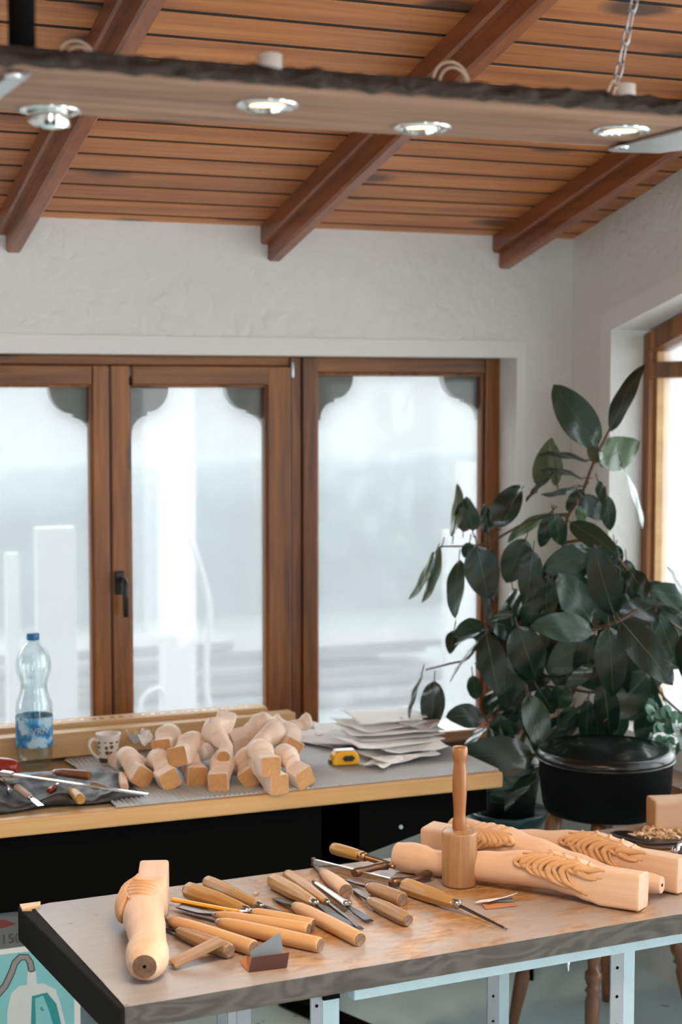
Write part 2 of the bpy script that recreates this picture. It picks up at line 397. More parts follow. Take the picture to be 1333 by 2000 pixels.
# right wall with sloped-head window
ry1=atX(1193,900,WX).y; ry0=.9; rz0=.63
rzt=atX(1193,645,WX).z
def rhead(Y): return rzt+SL*(ry1-Y)
mb=MB()
def wallquad(y0,y1,zb0,zb1,zt0,zt1):
    poly=[(y0,zb0),(y1,zb1),(y1,zt1),(y0,zt0)]
    mb.prism(poly,WX,WX+T,'YZ')
wallquad(ry1,WY+T,0,0,roofz(ry1),roofz(WY+T))
wallquad(RY0,-1.35,0,0,roofz(RY0),roofz(-1.35)); wallquad(.55,ry0,0,0,roofz(.55),roofz(ry0)); wallquad(-1.35,.55,0,0,.08,.08); wallquad(-1.35,.55,2.25,2.25,roofz(-1.35),roofz(.55))  # unseen opening between the piers, added to bring in more light
wallquad(3.0,ry1,0,0,rz0,rz0); wallquad(ry0,3.0,0,0,.06,.06)  # unseen nearer part of the window opened to floor level to light the floor
wallquad(ry0,ry1,rhead(ry0),rhead(ry1),roofz(ry0),roofz(ry1))
wr=struct('wall_right',mb,M['plaster'])
mb=MB()
b=.055
mb.prism([(ry0,rhead(ry0)),(ry1,rhead(ry1)),(ry1+b,rhead(ry1)+.01+b*.6),(ry0,rhead(ry0)+b+.01)],WX-.003,WX,'YZ')
mb.prism([(ry1,rz0),(ry1+b,rz0),(ry1+b,rhead(ry1)+.01+b*.6),(ry1,rhead(ry1))],WX-.003,WX,'YZ')
struct('smooth_band',mb,M['trim_white'],wr)
mb=MB(); mb.prism([(RY0-.1,0),(WY+T,0),(WY+T,.12),(RY0-.1,.12)],RX0-.1,RX0,'YZ'); mb.prism([(2.4,.12),(WY+T,.12),(WY+T,roofz(WY+T)),(2.4,roofz(2.4))],RX0-.1,RX0,'YZ'); mb.prism([(RY0-.1,2.25),(2.4,2.25),(2.4,roofz(2.4)),(RY0-.1,roofz(RY0))],RX0-.1,RX0,'YZ'); mb.prism([(RY0-.1,.12),(RY0+.4,.12),(RY0+.4,2.25),(RY0-.1,2.25)],RX0-.1,RX0,'YZ'); mb=MB(); mb.prism([(RY0-.1,0),(WY+T,0),(WY+T,roofz(WY+T)),(RY0-.1,roofz(RY0))],RX0-.1,RX0,'YZ'); struct('wall_left',mb,M['plaster'])
mb=MB(); zt=roofz(RY0)
mb.box(((RX0+WX)/2,RY0-.05,.45),(WX-RX0,.1,.9))
mb.box(((RX0+WX)/2,RY0-.05,(2.5+zt)/2),(WX-RX0,.1,zt-2.5))
mb.box((RX0+1.0,RY0-.05,1.25),(2.0,.1,2.5)); mb.box((WX-.9,RY0-.05,1.25),(1.8,.1,2.5))
struct('wall_front',mb,M['plaster'])
# ceiling: boards along X on the slope
ang=math.atan(SL); mb=MB(); s_tot=(WY-RY0+.3)/math.cos(ang)
pitch_b=.0970
y1=atY(150,412.6,WY)  # first groove from the wall (reference only)
MC=Matrix.Translation((0,WY,H0))@Matrix.Rotation(-ang,4,'X')   # local -Y runs up the slope
s=-.149; k=0; gv=MB()
while s<s_tot:
    if s>.6: pitch_b=.1045
    wid=pitch_b-.0135
    mb.box(((RX0+WX)/2,-(s+pitch_b/2),.011),(WX-RX0+.1,wid,.022),MC); gv.box(((RX0+WX)/2,-(s+pitch_b),.012),(WX-RX0+.08,.0138,.020),MC); s+=pitch_b  # near-flush dark strips fill the gaps between the boards
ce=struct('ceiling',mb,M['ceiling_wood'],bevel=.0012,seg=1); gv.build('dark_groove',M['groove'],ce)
mb=MB(); mb.box(((RX0+WX)/2,-(s_tot/2-.1),.032),(WX-RX0+.5,s_tot+.6,.02),MC)
struct('ceiling_backing',mb,M['black_paint'],ce)
# rafters
for i,X in enumerate((.752,1.439,2.123,.065,-.62,-1.31,-2.0)):
    L=s_tot-.15; o=MB()
    # two-step section, chamfered
    up=[(-.039,0),(-.039,-.040),(-.034,-.046),(.034,-.046),(.039,-.040),(.039,0)]
    lo=[(-.019,-.046),(-.019,-.082),(-.013,-.088),(.013,-.088),(.019,-.082),(.019,-.046)]
    for poly in (up,lo): o.prism([(X+a,b) for a,b in poly],-L,.03,'XZ')
    lab=['brown stained roof rafter meeting the back wall left of the middle','brown stained roof rafter meeting the back wall above the window post','brown stained roof rafter nearest the right-hand wall'][i] if i<3 else 'brown stained roof rafter further left under the board ceiling'
    r=o.build('roof_rafter',M['rafter_wood'],M=MC); r['label']=lab; r['kind']='structure'; r['category']='rafter'; r['group']='roof rafters under the ceiling'
    for h in list(r.keys()):
        pass

# ---------------------------------------------------------------- back window
FY=WY+.10   # face of the frame
def bx_(px): return atY(px,1000,FY).x
def bz_(px,py): return atY(px,py,FY).z
ztop=bz_(488,695.5); zbot=wz0
def framebox(m,x0,x1,z0,z1,y=FY,d=.06): m.box(((x0+x1)/2,y+d/2,(z0+z1)/2),(x1-x0,d,z1-z0))
win=thing('window_1','wide three-part window with brown stained frames in the back wall','window'); win['kind']='structure'; del win['category']
mbv=MB(); mbh=MB()
xr=bx_(977); xm0=bx_(568); xm1=bx_(625); xr_in=bx_(949)
zt_in=bz_(800,728)
framebox(mbv,xr_in,xr,zbot,ztop); framebox(mbv,xm0,bx_(590),zbot,ztop); framebox(mbv,bx_(590.5),xm1-.008,zbot,ztop,FY-.006)
framebox(mbh,xm1-.008,xr_in,zt_in,ztop,FY+.002); zb_r=zbot+.05
framebox(mbh,xm1,xr_in,zbot,zb_r)
xL=-1.7
framebox(mbh,xL,xm0,bz_(300,714),ztop,FY+.004); framebox(mbh,xL,xm0,zbot,zbot+.03)
mbv.build('window_frame',M['window_wood'],win,bevel=.004); mbh.build('window_frame',M['window_wood_h'],win,bevel=.004)
# fixed pane bead
def bead(m,x0,x1,z0,z1,t=.010,y=FY+.012,d=.03):
    m.box(((x0+t/2),y+d/2,(z0+z1)/2),(t,d,z1-z0)); m.box(((x1-t/2),y+d/2,(z0+z1)/2),(t,d,z1-z0))
    m.box(((x0+x1)/2,y+d/2,z1-t/2),(x1-x0-2*t,d,t)); m.box(((x0+x1)/2,y+d/2,z0+t/2),(x1-x0-2*t,d,t))
m=MB(); bead(m,xm1-.008,xr_in,zb_r,zt_in); m.build('glazing_bead',M['window_wood'],win,bevel=.003)
m=MB(); m.box(((xm1+xr_in)/2,FY+.035,(zb_r+zt_in)/2),(xr_in-xm1,.004,zt_in-zb_r)); m.build('window_pane',M['glass'],win)
# sashes
def sash(x0,x1,sw0,sw1,ztop_s,rail,name='window_sash'):
    z0=zbot+.032; m=MB(); h=MB()
    m.box((x0+sw0/2,FY+.012,(z0+ztop_s)/2),(sw0,.05,ztop_s-z0)); m.box((x1-sw1/2,FY+.012,(z0+ztop_s)/2),(sw1,.05,ztop_s-z0))
    h.box(((x0+x1)/2,FY+.013,ztop_s-rail/2),(x1-x0-sw0-sw1,.05,rail)); h.box(((x0+x1)/2,FY+.013,z0+.04),(x1-x0-sw0-sw1,.05,.08))
    a=m.build(name,M['window_wood'],win,bevel=.004); h.build('sash_rail',M['window_wood_h'],a,bevel=.004)
    g=MB(); bead(g,x0+sw0-.002,x1-sw1+.002,z0+.08,ztop_s-rail+.002,.009,FY-.004,.03); g.build('glazing_bead',M['window_wood'],a,bevel=.003)
    g=MB(); g.box(((x0+x1)/2,FY+.022,(z0+ztop_s)/2),(x1-x0-sw0-sw1+.01,.004,ztop_s-z0-rail-.07)); g.build('window_pane',M['glass'],a)
    return a
zs=bz_(380,714)-.001; rail=zs-bz_(380,752)
x_gap=bx_(214.5)
s_mid=sash(x_gap+.0025,xm0-.003,bx_(251)-x_gap,xm0-bx_(524),zs,rail)
s_left=sash(x_gap-.78,x_gap-.0025,.045,x_gap-bx_(183),zs,rail)
sash(x_gap-1.56,x_gap-.785,.045,.045,zs,rail)
# handle and hinge on the middle sash
hp=atY(233,1138,FY-.013)
m=MB(); m.box((hp.x,hp.y-.004,hp.z),(.026,.010,.062)); hb=m.build('window_handle',M['black_plastic'],s_mid,bevel=.004)
m=MB(); m.tube([(hp.x+.004,hp.y-.008,hp.z+.008),(hp.x+.004,hp.y-.042,hp.z+.008),(hp.x+.005,hp.y-.048,hp.z-.0),(hp.x+.006,hp.y-.046,hp.z-.085)],[.008,.008,.0085,.0075],12); m.build('lever',M['black_plastic'],hb)
hq=atY(570,722,FY-.004); m=MB(); m.lathe([(.0045,-.022),(.0055,-.02),(.0055,.02),(.0045,.022)],12,c=(hq.x,hq.y-.006,hq.z)); m.build('hinge',M['galv'],s_mid)
# corner brackets outside the panes
def bracket(px_edge,px_in,py_top,py_bot,sgn):
    """ogee corner bracket; px_edge the side against the frame"""
    Yb=FY+(.0395 if px_edge>600 else .0265); a=atY(px_edge,py_top,Yb); b=atY(px_in,py_bot,Yb); W=abs(b.x-a.x)+.02; Hh=a.z-b.z+.03; zt=a.z+.03
    pts=[(0,0),(W,0)]
    for i in range(9):
        t=i/8*PI/2; pts.append((W*.52+W*.48*math.cos(t),-.03-(Hh-.03)*.50*math.sin(t)))
    pts.append((W*.52,-.03-(Hh-.03)*.58))
    for i in range(9):
        t=i/8*PI/2; pts.append((.02+(W*.50-.02)*(1-math.sin(t)),-.03-(Hh-.03)*(.58+.42*(1-math.cos(t)))))
    pts.append((0,-Hh))
    x0=a.x-.02*sgn
    poly=[(x0+sgn*u,zt+v) for u,v in pts]
    m=MB(); m.prism(poly,Yb,Yb+.03,'XZ'); m.build('corner_bracket',M['bracket'],win)
bracket(180,97,757,860,-1); bracket(256,330,757,852,1); bracket(519,442,757,845,-1); bracket(626,690,737,820,1); bracket(938,866,737,822,-1)
xe=x_gap-.78+.045
W_=.045
m=MB(); m.prism([(xe-.01,ztop-.06),(xe+.09,ztop-.06),(xe+.075,ztop-.12),(xe+.03,ztop-.14),(xe+.03,ztop-.16),(xe,ztop-.20),(xe-.01,ztop-.20)],FY+.0265,FY+.0565,'XZ'); m.build('corner_bracket',M['bracket'],win)
# window sills
m=MB(); zs_=E-.935; m.box(((xL+WX-.01)/2,WY+.0225,zs_-.014),(WX-.01-xL,.153,.028)); s_=m.build('trim_1',M['sill_wood'],bevel=.003); s_['kind']='structure'; s_['label']='brown stained wooden sill under the back window'
m=MB(); m.box((WX+.005,(2.98+ry1)/2,.555),(.20,ry1-2.98,.03)); s_=m.build('trim_2',M['sill_wood'],bevel=.003); s_['kind']='structure'; s_['label']='brown stained wooden sill on the right-hand wall'
# ---------------------------------------------------------------- right window
FX=WX+.10
w2=thing('window_2','window with a sloping head in the right-hand wall','window'); w2['kind']='structure'; del w2['category']
m=MB(); yj=ry1; 
def ry(px): return atX(px,900,FX).y
z_hd=lambda Y: atX(1249,654,FX).z+SL*1.15*(ry1-Y)
m.prism([(ry(1266),.57),(ry1,.57),(ry1,z_hd(ry1)),(ry(1266),z_hd(ry(1266)))],FX,FX+.07,'YZ')
hh=.055
m.prism([(ry0,z_hd(ry0)-hh),(ry(1266),z_hd(ry(1266))-hh),(ry(1266),z_hd(ry(1266))),(ry0,z_hd(ry0))],FX,FX+.07,'YZ')
zt0=atX(1300,738,FX).z; zt1=atX(1300,706,FX).z
m.prism([(ry0,zt0),(ry(1266),zt0),(ry(1266),zt1),(ry0,zt1)],FX-.004,FX+.07,'YZ')
m.prism([(3.0,.57),(ry(1266),.57),(ry(1266),.63),(3.0,.63)],FX,FX+.07,'YZ'); m.prism([(ry0,.06),(3.0,.06),(3.0,.12),(ry0,.12)],FX,FX+.07,'YZ')
for yy in (ry0,1.95,3.0): m.prism([(yy,.06),(yy+.06,.06),(yy+.06,z_hd(yy)),(yy,z_hd(yy))],FX-.001,FX+.07,'YZ')
m.build('window_frame',M['window_wood'],w2,bevel=.004)
m=MB(); yb=ry(1266)
m.prism([(yb-.012,.63),(yb,.63),(yb,zt0),(yb-.012,zt0)],FX+.02,FX+.06,'YZ'); m.prism([(yb-.012,zt1),(yb,zt1),(yb,z_hd(yb)-hh),(yb-.012,z_hd(yb)-hh)],FX+.02,FX+.06,'YZ')
m.build('glazing_bead',M['bench_edge_light'],w2)
m=MB(); m.prism([(ry0,.1),(3.0,.1),(3.0,.6),(yb,.6),(yb,z_hd(yb)-.02),(ry0,z_hd(ry0)-.02)],FX+.04,FX+.044,'YZ'); m.build('window_pane',M['glass'],w2)

# ================================================================= OUTSIDE
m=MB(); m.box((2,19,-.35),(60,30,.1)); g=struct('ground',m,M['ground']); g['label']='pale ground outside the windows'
random.seed(3)
def hedge(y,top,r0,n,mat,lab,sd):
    """clipped hedge with a soft uneven leafy face and rounded top"""
    mb=MB(); vs=[];fs=[]; nx,nz=300,22
    for i in range(nx+1):
        x=-6+22*i/nx; tp=top+.13*noise.noise(Vector((x*.7,sd,0)))+.05*noise.noise(Vector((x*3,sd,2)))
        for k in range(nz+1):
            t=k/nz; z=-.35+(tp+.35)*min(1,t/.85); yy=y-.25*math.cos(min(1,max(0,(t-.6)/.25))*PI/2)+(max(0,t-.85)*5)
            vs.append((x,yy-.06*noise.noise(Vector((x*2.2,z*2.2,sd))),z+.03*noise.noise(Vector((x*5,t*6,9)))))
    for i in range(nx):
        for k in range(nz):
            a=i*(nz+1)+k; fs.append((a,a+nz+1,a+nz+2,a+1))
    mb.add(vs,fs); tag(mb.build('hedge',mat),lab,'hedge',kind='stuff')
hedge(13,.98,.085,3800,M['hedge'],'hazy grey-green hedge outside behind the windows',3)
m=MB(); vs=[];fs=[]  # slope added behind the hedge to cover the bright sky
for i in range(61):
    for j in range(21):
        x=-20+i*1.2; y=15+j*1.1; vs.append((x,y,-.4+(y-15)*.42+.5*noise.noise(Vector((x*.3,y*.3,0)))))
for i in range(60):
    for j in range(20):
        a=i*21+j; fs.append((a,a+21,a+22,a+1))
m.add(vs,fs); tag(m.build('sky_cover',M['far_sky_cover']),'pale slope added outside to cover the bright sky above the hedge','sky_cover',kind='stuff')
# outdoor post, roof edge, panel, hose, timber stacks
OY=6.6
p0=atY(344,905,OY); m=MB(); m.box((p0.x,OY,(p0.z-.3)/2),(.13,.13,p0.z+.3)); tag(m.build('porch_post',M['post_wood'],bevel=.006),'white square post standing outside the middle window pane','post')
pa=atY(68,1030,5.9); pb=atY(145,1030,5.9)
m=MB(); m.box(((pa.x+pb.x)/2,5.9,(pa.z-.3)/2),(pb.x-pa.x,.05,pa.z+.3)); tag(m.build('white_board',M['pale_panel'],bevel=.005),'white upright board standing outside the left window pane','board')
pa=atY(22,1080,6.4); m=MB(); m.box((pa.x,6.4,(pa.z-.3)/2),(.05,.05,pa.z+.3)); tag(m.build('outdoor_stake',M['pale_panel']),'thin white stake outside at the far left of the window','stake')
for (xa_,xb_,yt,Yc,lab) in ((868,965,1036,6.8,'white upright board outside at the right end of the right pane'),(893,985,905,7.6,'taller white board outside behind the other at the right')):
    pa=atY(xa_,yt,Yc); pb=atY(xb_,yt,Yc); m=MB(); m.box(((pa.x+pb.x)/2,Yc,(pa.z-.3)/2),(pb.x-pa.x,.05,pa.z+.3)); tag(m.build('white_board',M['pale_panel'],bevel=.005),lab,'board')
pts=[atY(*q) for q in((368,1040,6.2),(392,1110,6.2),(410,1190,6.2),(404,1280,6.2),(406,1360,6.2),(422,1440,6.2),(440,1500,6.2),(450,1672,6.2))]
m=MB(); m.curve(pts,.012,8); tag(m.build('garden_hose',M['pale_panel']),'white hose hanging outside beside the white post','hose')
pts=[atY(*q) for q in((296,1661,6.3),(290,1500,6.3),(275,1400,6.3),(282,1360,6.3),(312,1345,6.3),(322,1380,6.3),(305,1440,6.3),(300,1661,6.3))]
m=MB(); m.curve(pts,.010,8); tag(m.build('garden_hose',M['pale_panel']),'white loop of hose on the ground left of the outdoor post','hose')
random.seed(5)
def timber(xa,xb,y,z0,z1,lab):
    m=MB(); z=z0
    while z<z1:
        h=random.uniform(.03,.06); x=xa
        while x<xb:
            l=random.uniform(.8,2.2); m.box((x+l/2,y+random.uniform(-.05,.05),z+h/2),(l-.03,random.uniform(.5,.7),h*.8)); x+=l
        z+=h
    tag(m.build('timber_stack',M['stack']),lab,'timber stack')
timber(-1.5,2.6,9.0,-.3,.08,'low stack of sawn timber outside behind the left and middle panes')
timber(5.2,8.4,9.2,-.3,.12,'low stack of sawn timber outside behind the right pane')

# ================================================================= HANGING LIGHT SLAB
ZS=E+.37; TH=.016
random.seed(11)
xa,xb=-.35,1.95
yn=1.855; yf0=2.075
def near(x): return 1.862+.004*noise.noise(Vector((x*6,0,0)))+.008*noise.noise(Vector((x*1.5,3,0)))
def far(x): return (atz(0,219,ZS).y if x<0 else atz(0,219,ZS).y+(atz(1200,287,ZS).y-atz(0,219,ZS).y)*min(1,x/1.3))+.006*noise.noise(Vector((x*5,7,0)))
root=thing('hanging_light_beam','live-edge wooden slab with recessed spotlights hanging below the ceiling','hanging light beam',(0.8,1.97,ZS))
Mi=Matrix.Translation((-.8,-1.97,-ZS))
N=160; top=[];bot=[]
for i in range(N+1):
    x=xa+(xb-xa)*i/N; top.append((x,near(x),far(x)))
m=MB(); vs=[];fs=[]
for x,a,b_ in top: vs+=[(x,a,ZS),(x,b_,ZS),(x,b_,ZS+TH),(x,a,ZS+TH)]
for i in range(N):
    o=i*4
    for j in range(4): k=(j+1)%4; fs.append((o+j,o+k,o+4+k,o+4+j))
fs+=[(0,1,2,3),(N*4+3,N*4+2,N*4+1,N*4)]
m.add(vs,fs,False); slab=m.build('slab',M['slab_wood'],root,M=Mi)
LAMPS=[(98,214),(523,203),(826,247),(1215,253)]
cut=MB()
for px,py in LAMPS:
    c=atz(px,py,ZS); cut.lathe([(.0295,-.01),(.0295,TH+.01)],32,c=(c.x-.8,c.y-1.97,0))
co=cut.build('cut',None); bo=slab.modifiers.new('b','BOOLEAN'); bo.operation='DIFFERENCE'; bo.object=co; bo.solver='EXACT'
co.location=root.location; bpy.context.view_layer.update()
dg=bpy.context.evaluated_depsgraph_get(); nm=bpy.data.meshes.new_from_object(slab.evaluated_get(dg)); slab.modifiers.clear(); slab.data=nm; nm.name='slab'; bpy.data.objects.remove(co)
for pl_ in nm.polygons: pl_.use_smooth=False
# bark on the near edge
m=MB(); NB=420; rows=9; rs=[]
for i in range(NB+1):
    x=xa+(xb-xa)*i/NB; y=near(x); ring=[]
    lump=1+.5*noise.noise(Vector((x*5,9,1)))
    dip=1-.55*math.exp(-((x-1.315)/.05)**2)
    for j in range(rows):
        t=j/(rows-1); zz=ZS+.001+(TH+.005*lump)*t*dip
        out=.004+.010*math.sin(PI*t)**.6
        n=noise.noise(Vector((x*26,t*2.2,4)))*.013+noise.noise(Vector((x*80,t*6,2)))*.007
        ring.append((x,y-out-n*(1-.4*(t in(0,1))),zz+.006*noise.noise(Vector((x*40,t*3,8)))))
    ring.append((x,y+.012,ZS+(TH+.005*lump)*dip+.002)); ring.append((x,y+.015,ZS+TH*.5)); ring.append((x,y+.004,ZS+.002))
    rs.append(ring)
m.rings(rs); m.build('bark_edge',M['bark'],root,M=Mi)
# straps running under the slab (along the room depth)
def strap(pts_px,lab,hole):
    P=[atz(x,y,ZS-.001) for x,y in pts_px]
    m=MB(); m.prism([(p.x,p.y) for p in P],ZS-.006,ZS-.001,'XY')
    s=m.build('strap',M['galv'],root,M=Mi,bevel=.001); s['label']=lab
    h=atz(*hole,ZS-.006); m=MB(); m.lathe([(.001,-.004),(.007,-.004),(.010,-.001),(.010,.001)],16,c=(h.x,h.y,ZS-.006)); m.build('screw',M['chrome'],s,M=Mi)
strap([(1188,288),(1345,247),(1430,262),(1400,278),(1290,293),(1200,291)],'galvanised strap under the right end',(1216,286))
strap([(60,139),(22,139),(-90,215),(-60,232),(0,186)],'galvanised strap under the left end',(25,147))
# lamps
lamps=[(98,214,'tilted',True,False),(523,203,'flat',False,True),(826,247,'flat',False,False),(1215,253,'flat',True,True)]
labs=['chrome recessed spotlight tilted out of the slab at its left end','chrome recessed spotlight second from the left in the slab','chrome recessed spotlight third from the left in the slab','bright chrome recessed spotlight nearest the chain in the slab']
for i,(px,py,mode,bright,sock) in enumerate(lamps):
    c=atz(px,py,ZS); l=thing('recessed_spotlight',labs[i],'spotlight',(c.x,c.y,ZS),group='recessed spotlights in the hanging slab')
    R=.0410
    m=MB(); m.lathe([(R*.70,.012),(R*.72,-.003),(R*.80,-.005),(R*.95,-.004),(R,-.0005),(R*.99,0.0),(R*.72,.002)],48,cap=False)
    m.build('trim_ring',M['chrome'],l)
    tilt=Matrix.Rotation(.5,4,'X')@Matrix.Translation((0,.0,-.013)) if mode=='tilted' else (Matrix.Rotation(-.18,4,'X') if not bright else Matrix.Identity(4))
    m=MB(); m.lathe([(R*.66,-.004),(R*.70,-.004),(R*.70,.001),(R*.62,.012),(R*.45,.026),(R*.25,.034)],40,cap=False); m.lathe([(R*.655,-.003),(R*.60,.011),(R*.44,.024),(R*.2,.031)],40,cap=False)
    rf=m.build('reflector',M['chrome'],l,M=tilt)
    bzz=-.0015 if bright else .004
    m=MB(); m.lathe([(.0005,bzz-.001),(R*.52,bzz),(R*.50,bzz+.004),(.0005,bzz+.005)],32,cap=False); m.build('bulb',M['bulb'],l,M=tilt)
    ld=bpy.data.lights.new('spot_glow','SPOT'); ld.energy=LAMP_W*(1.05 if i==0 else 1); ld.color=(1,.76,.50); ld.spot_size=1.9; ld.spot_blend=.8; ld.shadow_soft_size=.025
    lo=bpy.data.objects.new('spot_glow',ld); C.objects.link(lo); lo.parent=l; lo.location=(0,0,-.012); lo.rotation_euler=(.30 if mode=='tilted' else .12,0,0)
    if sock:
        m=MB(); m.lathe([(.001,.018),(.012,.018),(.012,.036),(.0165,.039),(.0165,.062),(.014,.063),(.013,.050),(.001,.049)],24,c=(.003,0,.0)); m.build('socket',M['ceramic'],l)
        m=MB(); 
        if i==1: m.tube([(-.012,-.004,.030),(-.016,-.004,.052),(-.012,-.004,.054),(-.009,-.004,.044)],.0014,8)
        else: m.curve([(-.004,0,.05),(-.02,-.01,.064),(-.038,-.03,.052),(-.050,-.035,.03)],.002,8); m.curve([(-.008,0,.048),(-.018,-.012,.054),(-.034,-.03,.038)],.002,8)
        m.build('cable',M['cable'],l)
    else:
        m=MB()
        for k in (0,1): m.curve([(.005+.012*k,0,.022),(.010+.008*k,-.02,.072-.006*k),(.026+.004*k,-.03,.084-.007*k),(.046,-.035,.074-.006*k),(.056,-.04,.040)],.0021,8)
        m.build('cable',M['cable'],l)
st=atz(1266,218,ZS+TH); m=MB(); m.tube([(st.x-.006,st.y,st.z),(st.x-.004,st.y,st.z+.012),(st.x+.006,st.y,st.z+.014),(st.x+.006,st.y,st.z)],.0008,6)
m.build('staple',M['brass'],root,M=Mi)
# chain at the right
c0=atz(1192,195,ZS+TH); c0.y=1.99; c0=Vector((atY(1190,178,1.99).x,1.99,ZS+TH))
ctop_dir=atD(1229,0,2.02)-atD(1196,150,2.02); ctop_dir.y+=.0; ctop_dir.normalize()
ch=thing('hanging_chain','galvanised link chain holding up the right end of the slab','chain',tuple(c0)); 
mm=MB(); L=(roofz(1.9)-c0.z)/ctop_dir.z; nl=int(L/.0235)
for k in range(nl):
    cc=ctop_dir*(.022+k*.0235); F=frame((0,0,0),ctop_dir,roll=(PI/2*(k%2)+.55)); F.translation=cc
    pts=[]; 
    for j in range(14):
        a=2*PI*j/14; x=.0155*math.cos(a); y=.0052*math.sin(a)
        x=max(-.0115,min(.0115,x*1.3)) if abs(math.sin(a))>.6 else .0125*(1 if math.cos(a)>0 else -1)+.003*math.cos(a)
        pts.append(F@Vector((x,y,0)))
    pts.append(pts[0]); mm.tube(pts,.0014,6,cap=False)
mm.build('links',M['galv'],ch)
mm=MB(); mm.tube([(-.010,0,-.002),(-.006,0,.018),(0,0,.024),(.006,0,.018),(.006,0,-.002)],.0018,8); mm.build('hook',M['galv'],ch)
mm=MB(); mm.lathe([(.014,-.006),(.020,-.005),(.020,.005),(.014,.006)],24,axis='Y',c=(-.012,.012,.010)); mm.build('rubber_grommet',M['black_plastic'],ch)
# black hanger at the left
hp_=atz(43,112,ZS+TH); hy=1.93; hx=atY(43,100,hy).x; zt_=roofz(hy)
m=MB(); m.lathe([(.0165,0),(.0160,.05),(.0168,.1),(.0160,zt_-ZS-TH-.05)],20); o=m.build('black_hanger',M['black_cloth']); o.location=(hx,hy,ZS+TH)
tag(o,'thick black hanger holding up the left end of the slab','hanger')

# ================================================================= BACK BENCH
ZB=E-.885; BX1=1.744; BX0=-1.6; BY0=3.32; BY1=WY-.07
ZUB=atY(50,1777,BY0+.04).z
bb=thing('window_bench','long workbench with pale wooden front edge under the back window','workbench',(.5,3.7,0))
Mb=Matrix.Translation((-.5,-3.7,0))
m=MB(); m.box(((BX0+BX1)/2,(BY0+BY1)/2+.01,ZB-.018),(BX1-BX0-.01,BY1-BY0-.01,.030)); m.build('bench_top',M['corr_edge'],bb,M=Mb)
m=MB(); m.box(((BX0+BX1)/2,BY0+.012,ZB-.0175),(BX1-BX0,.030,.037)); m.build('front_edge',M['bench_edge_light'],bb,bevel=.004,M=Mb)
m=MB(); m.box(((BX0+1.40)/2,BY0+.35,ZUB/2+(ZB-.04)/2),(1.40-BX0,.62,ZB-.04-ZUB)); m.build('drawer_unit',M['black_paint'],bb,bevel=.003,M=Mb)
for X,Y in ((-1.4,3.5),(-1.4,3.9),(1.375,3.5),(1.53,3.9)):
        m=MB(); m.box((X,Y,(ZB-.04)/2),(.04,.04,ZB-.04)); m.build('leg',M['black_paint'],bb,M=Mb)
# black steel end bracket
m=MB(); m.prism([(1.30,ZB-.04),(BX1-.02,ZB-.04),(BX1-.02,ZB-.10),(BX1-.06,ZB-.105),(1.30,ZB-.20)],BY0+.04,BY0+.10,'XZ'); eb=m.build('end_bracket',M['black_paint'],bb,bevel=.003,M=Mb)
m=MB(); kp=atY(780,1613,BY0+.05); m.lathe([(.004,0),(.006,-.008),(.004,-.014)],12,axis='Y',c=(kp.x,BY0+.05,kp.z)); m.build('highlight_stub',M['white_steel'],bb,M=Mb)  # white stub in place of a small bright highlight
# grey liner sheet on the left, corrugated card on the right
m=MB(); m.box(((BX0+.50)/2,(BY0+BY1)/2+.02,ZB+.0005),(.50-BX0,BY1-BY0-.05,.003)); tag(m.build('grey_liner',M['paper_grey']),'flat grey sheet lying on the left of the window bench','sheet')
def card(x0,x1,y0,y1,z,lab):
    m=MB(); n=int((x1-x0)/.0028); vs=[];fs=[]
    for i in range(n+1):
        x=x0+(x1-x0)*i/n; zz=z+.0035+.0020*math.sin(i*PI*.5)
        vs+=[(x,y0,zz),(x,y1,zz),(x,y1,z),(x,y0,z)]
    for i in range(n):
        o=i*4
        for j in range(4): k=(j+1)%4; fs.append((o+j,o+k,o+4+k,o+4+j))
    fs+=[(0,1,2,3),(n*4+3,n*4+2,n*4+1,n*4)]
    m.add(vs,fs,False); return tag(m.build('corrugated_card',M['corr'],M=None),lab,'card sheet')
cx=atz(228,1580,ZB).x
card(cx,BX1-.004,BY0+.012,BY1-.02,ZB+.002,'ridged grey corrugated card covering the right of the window bench')

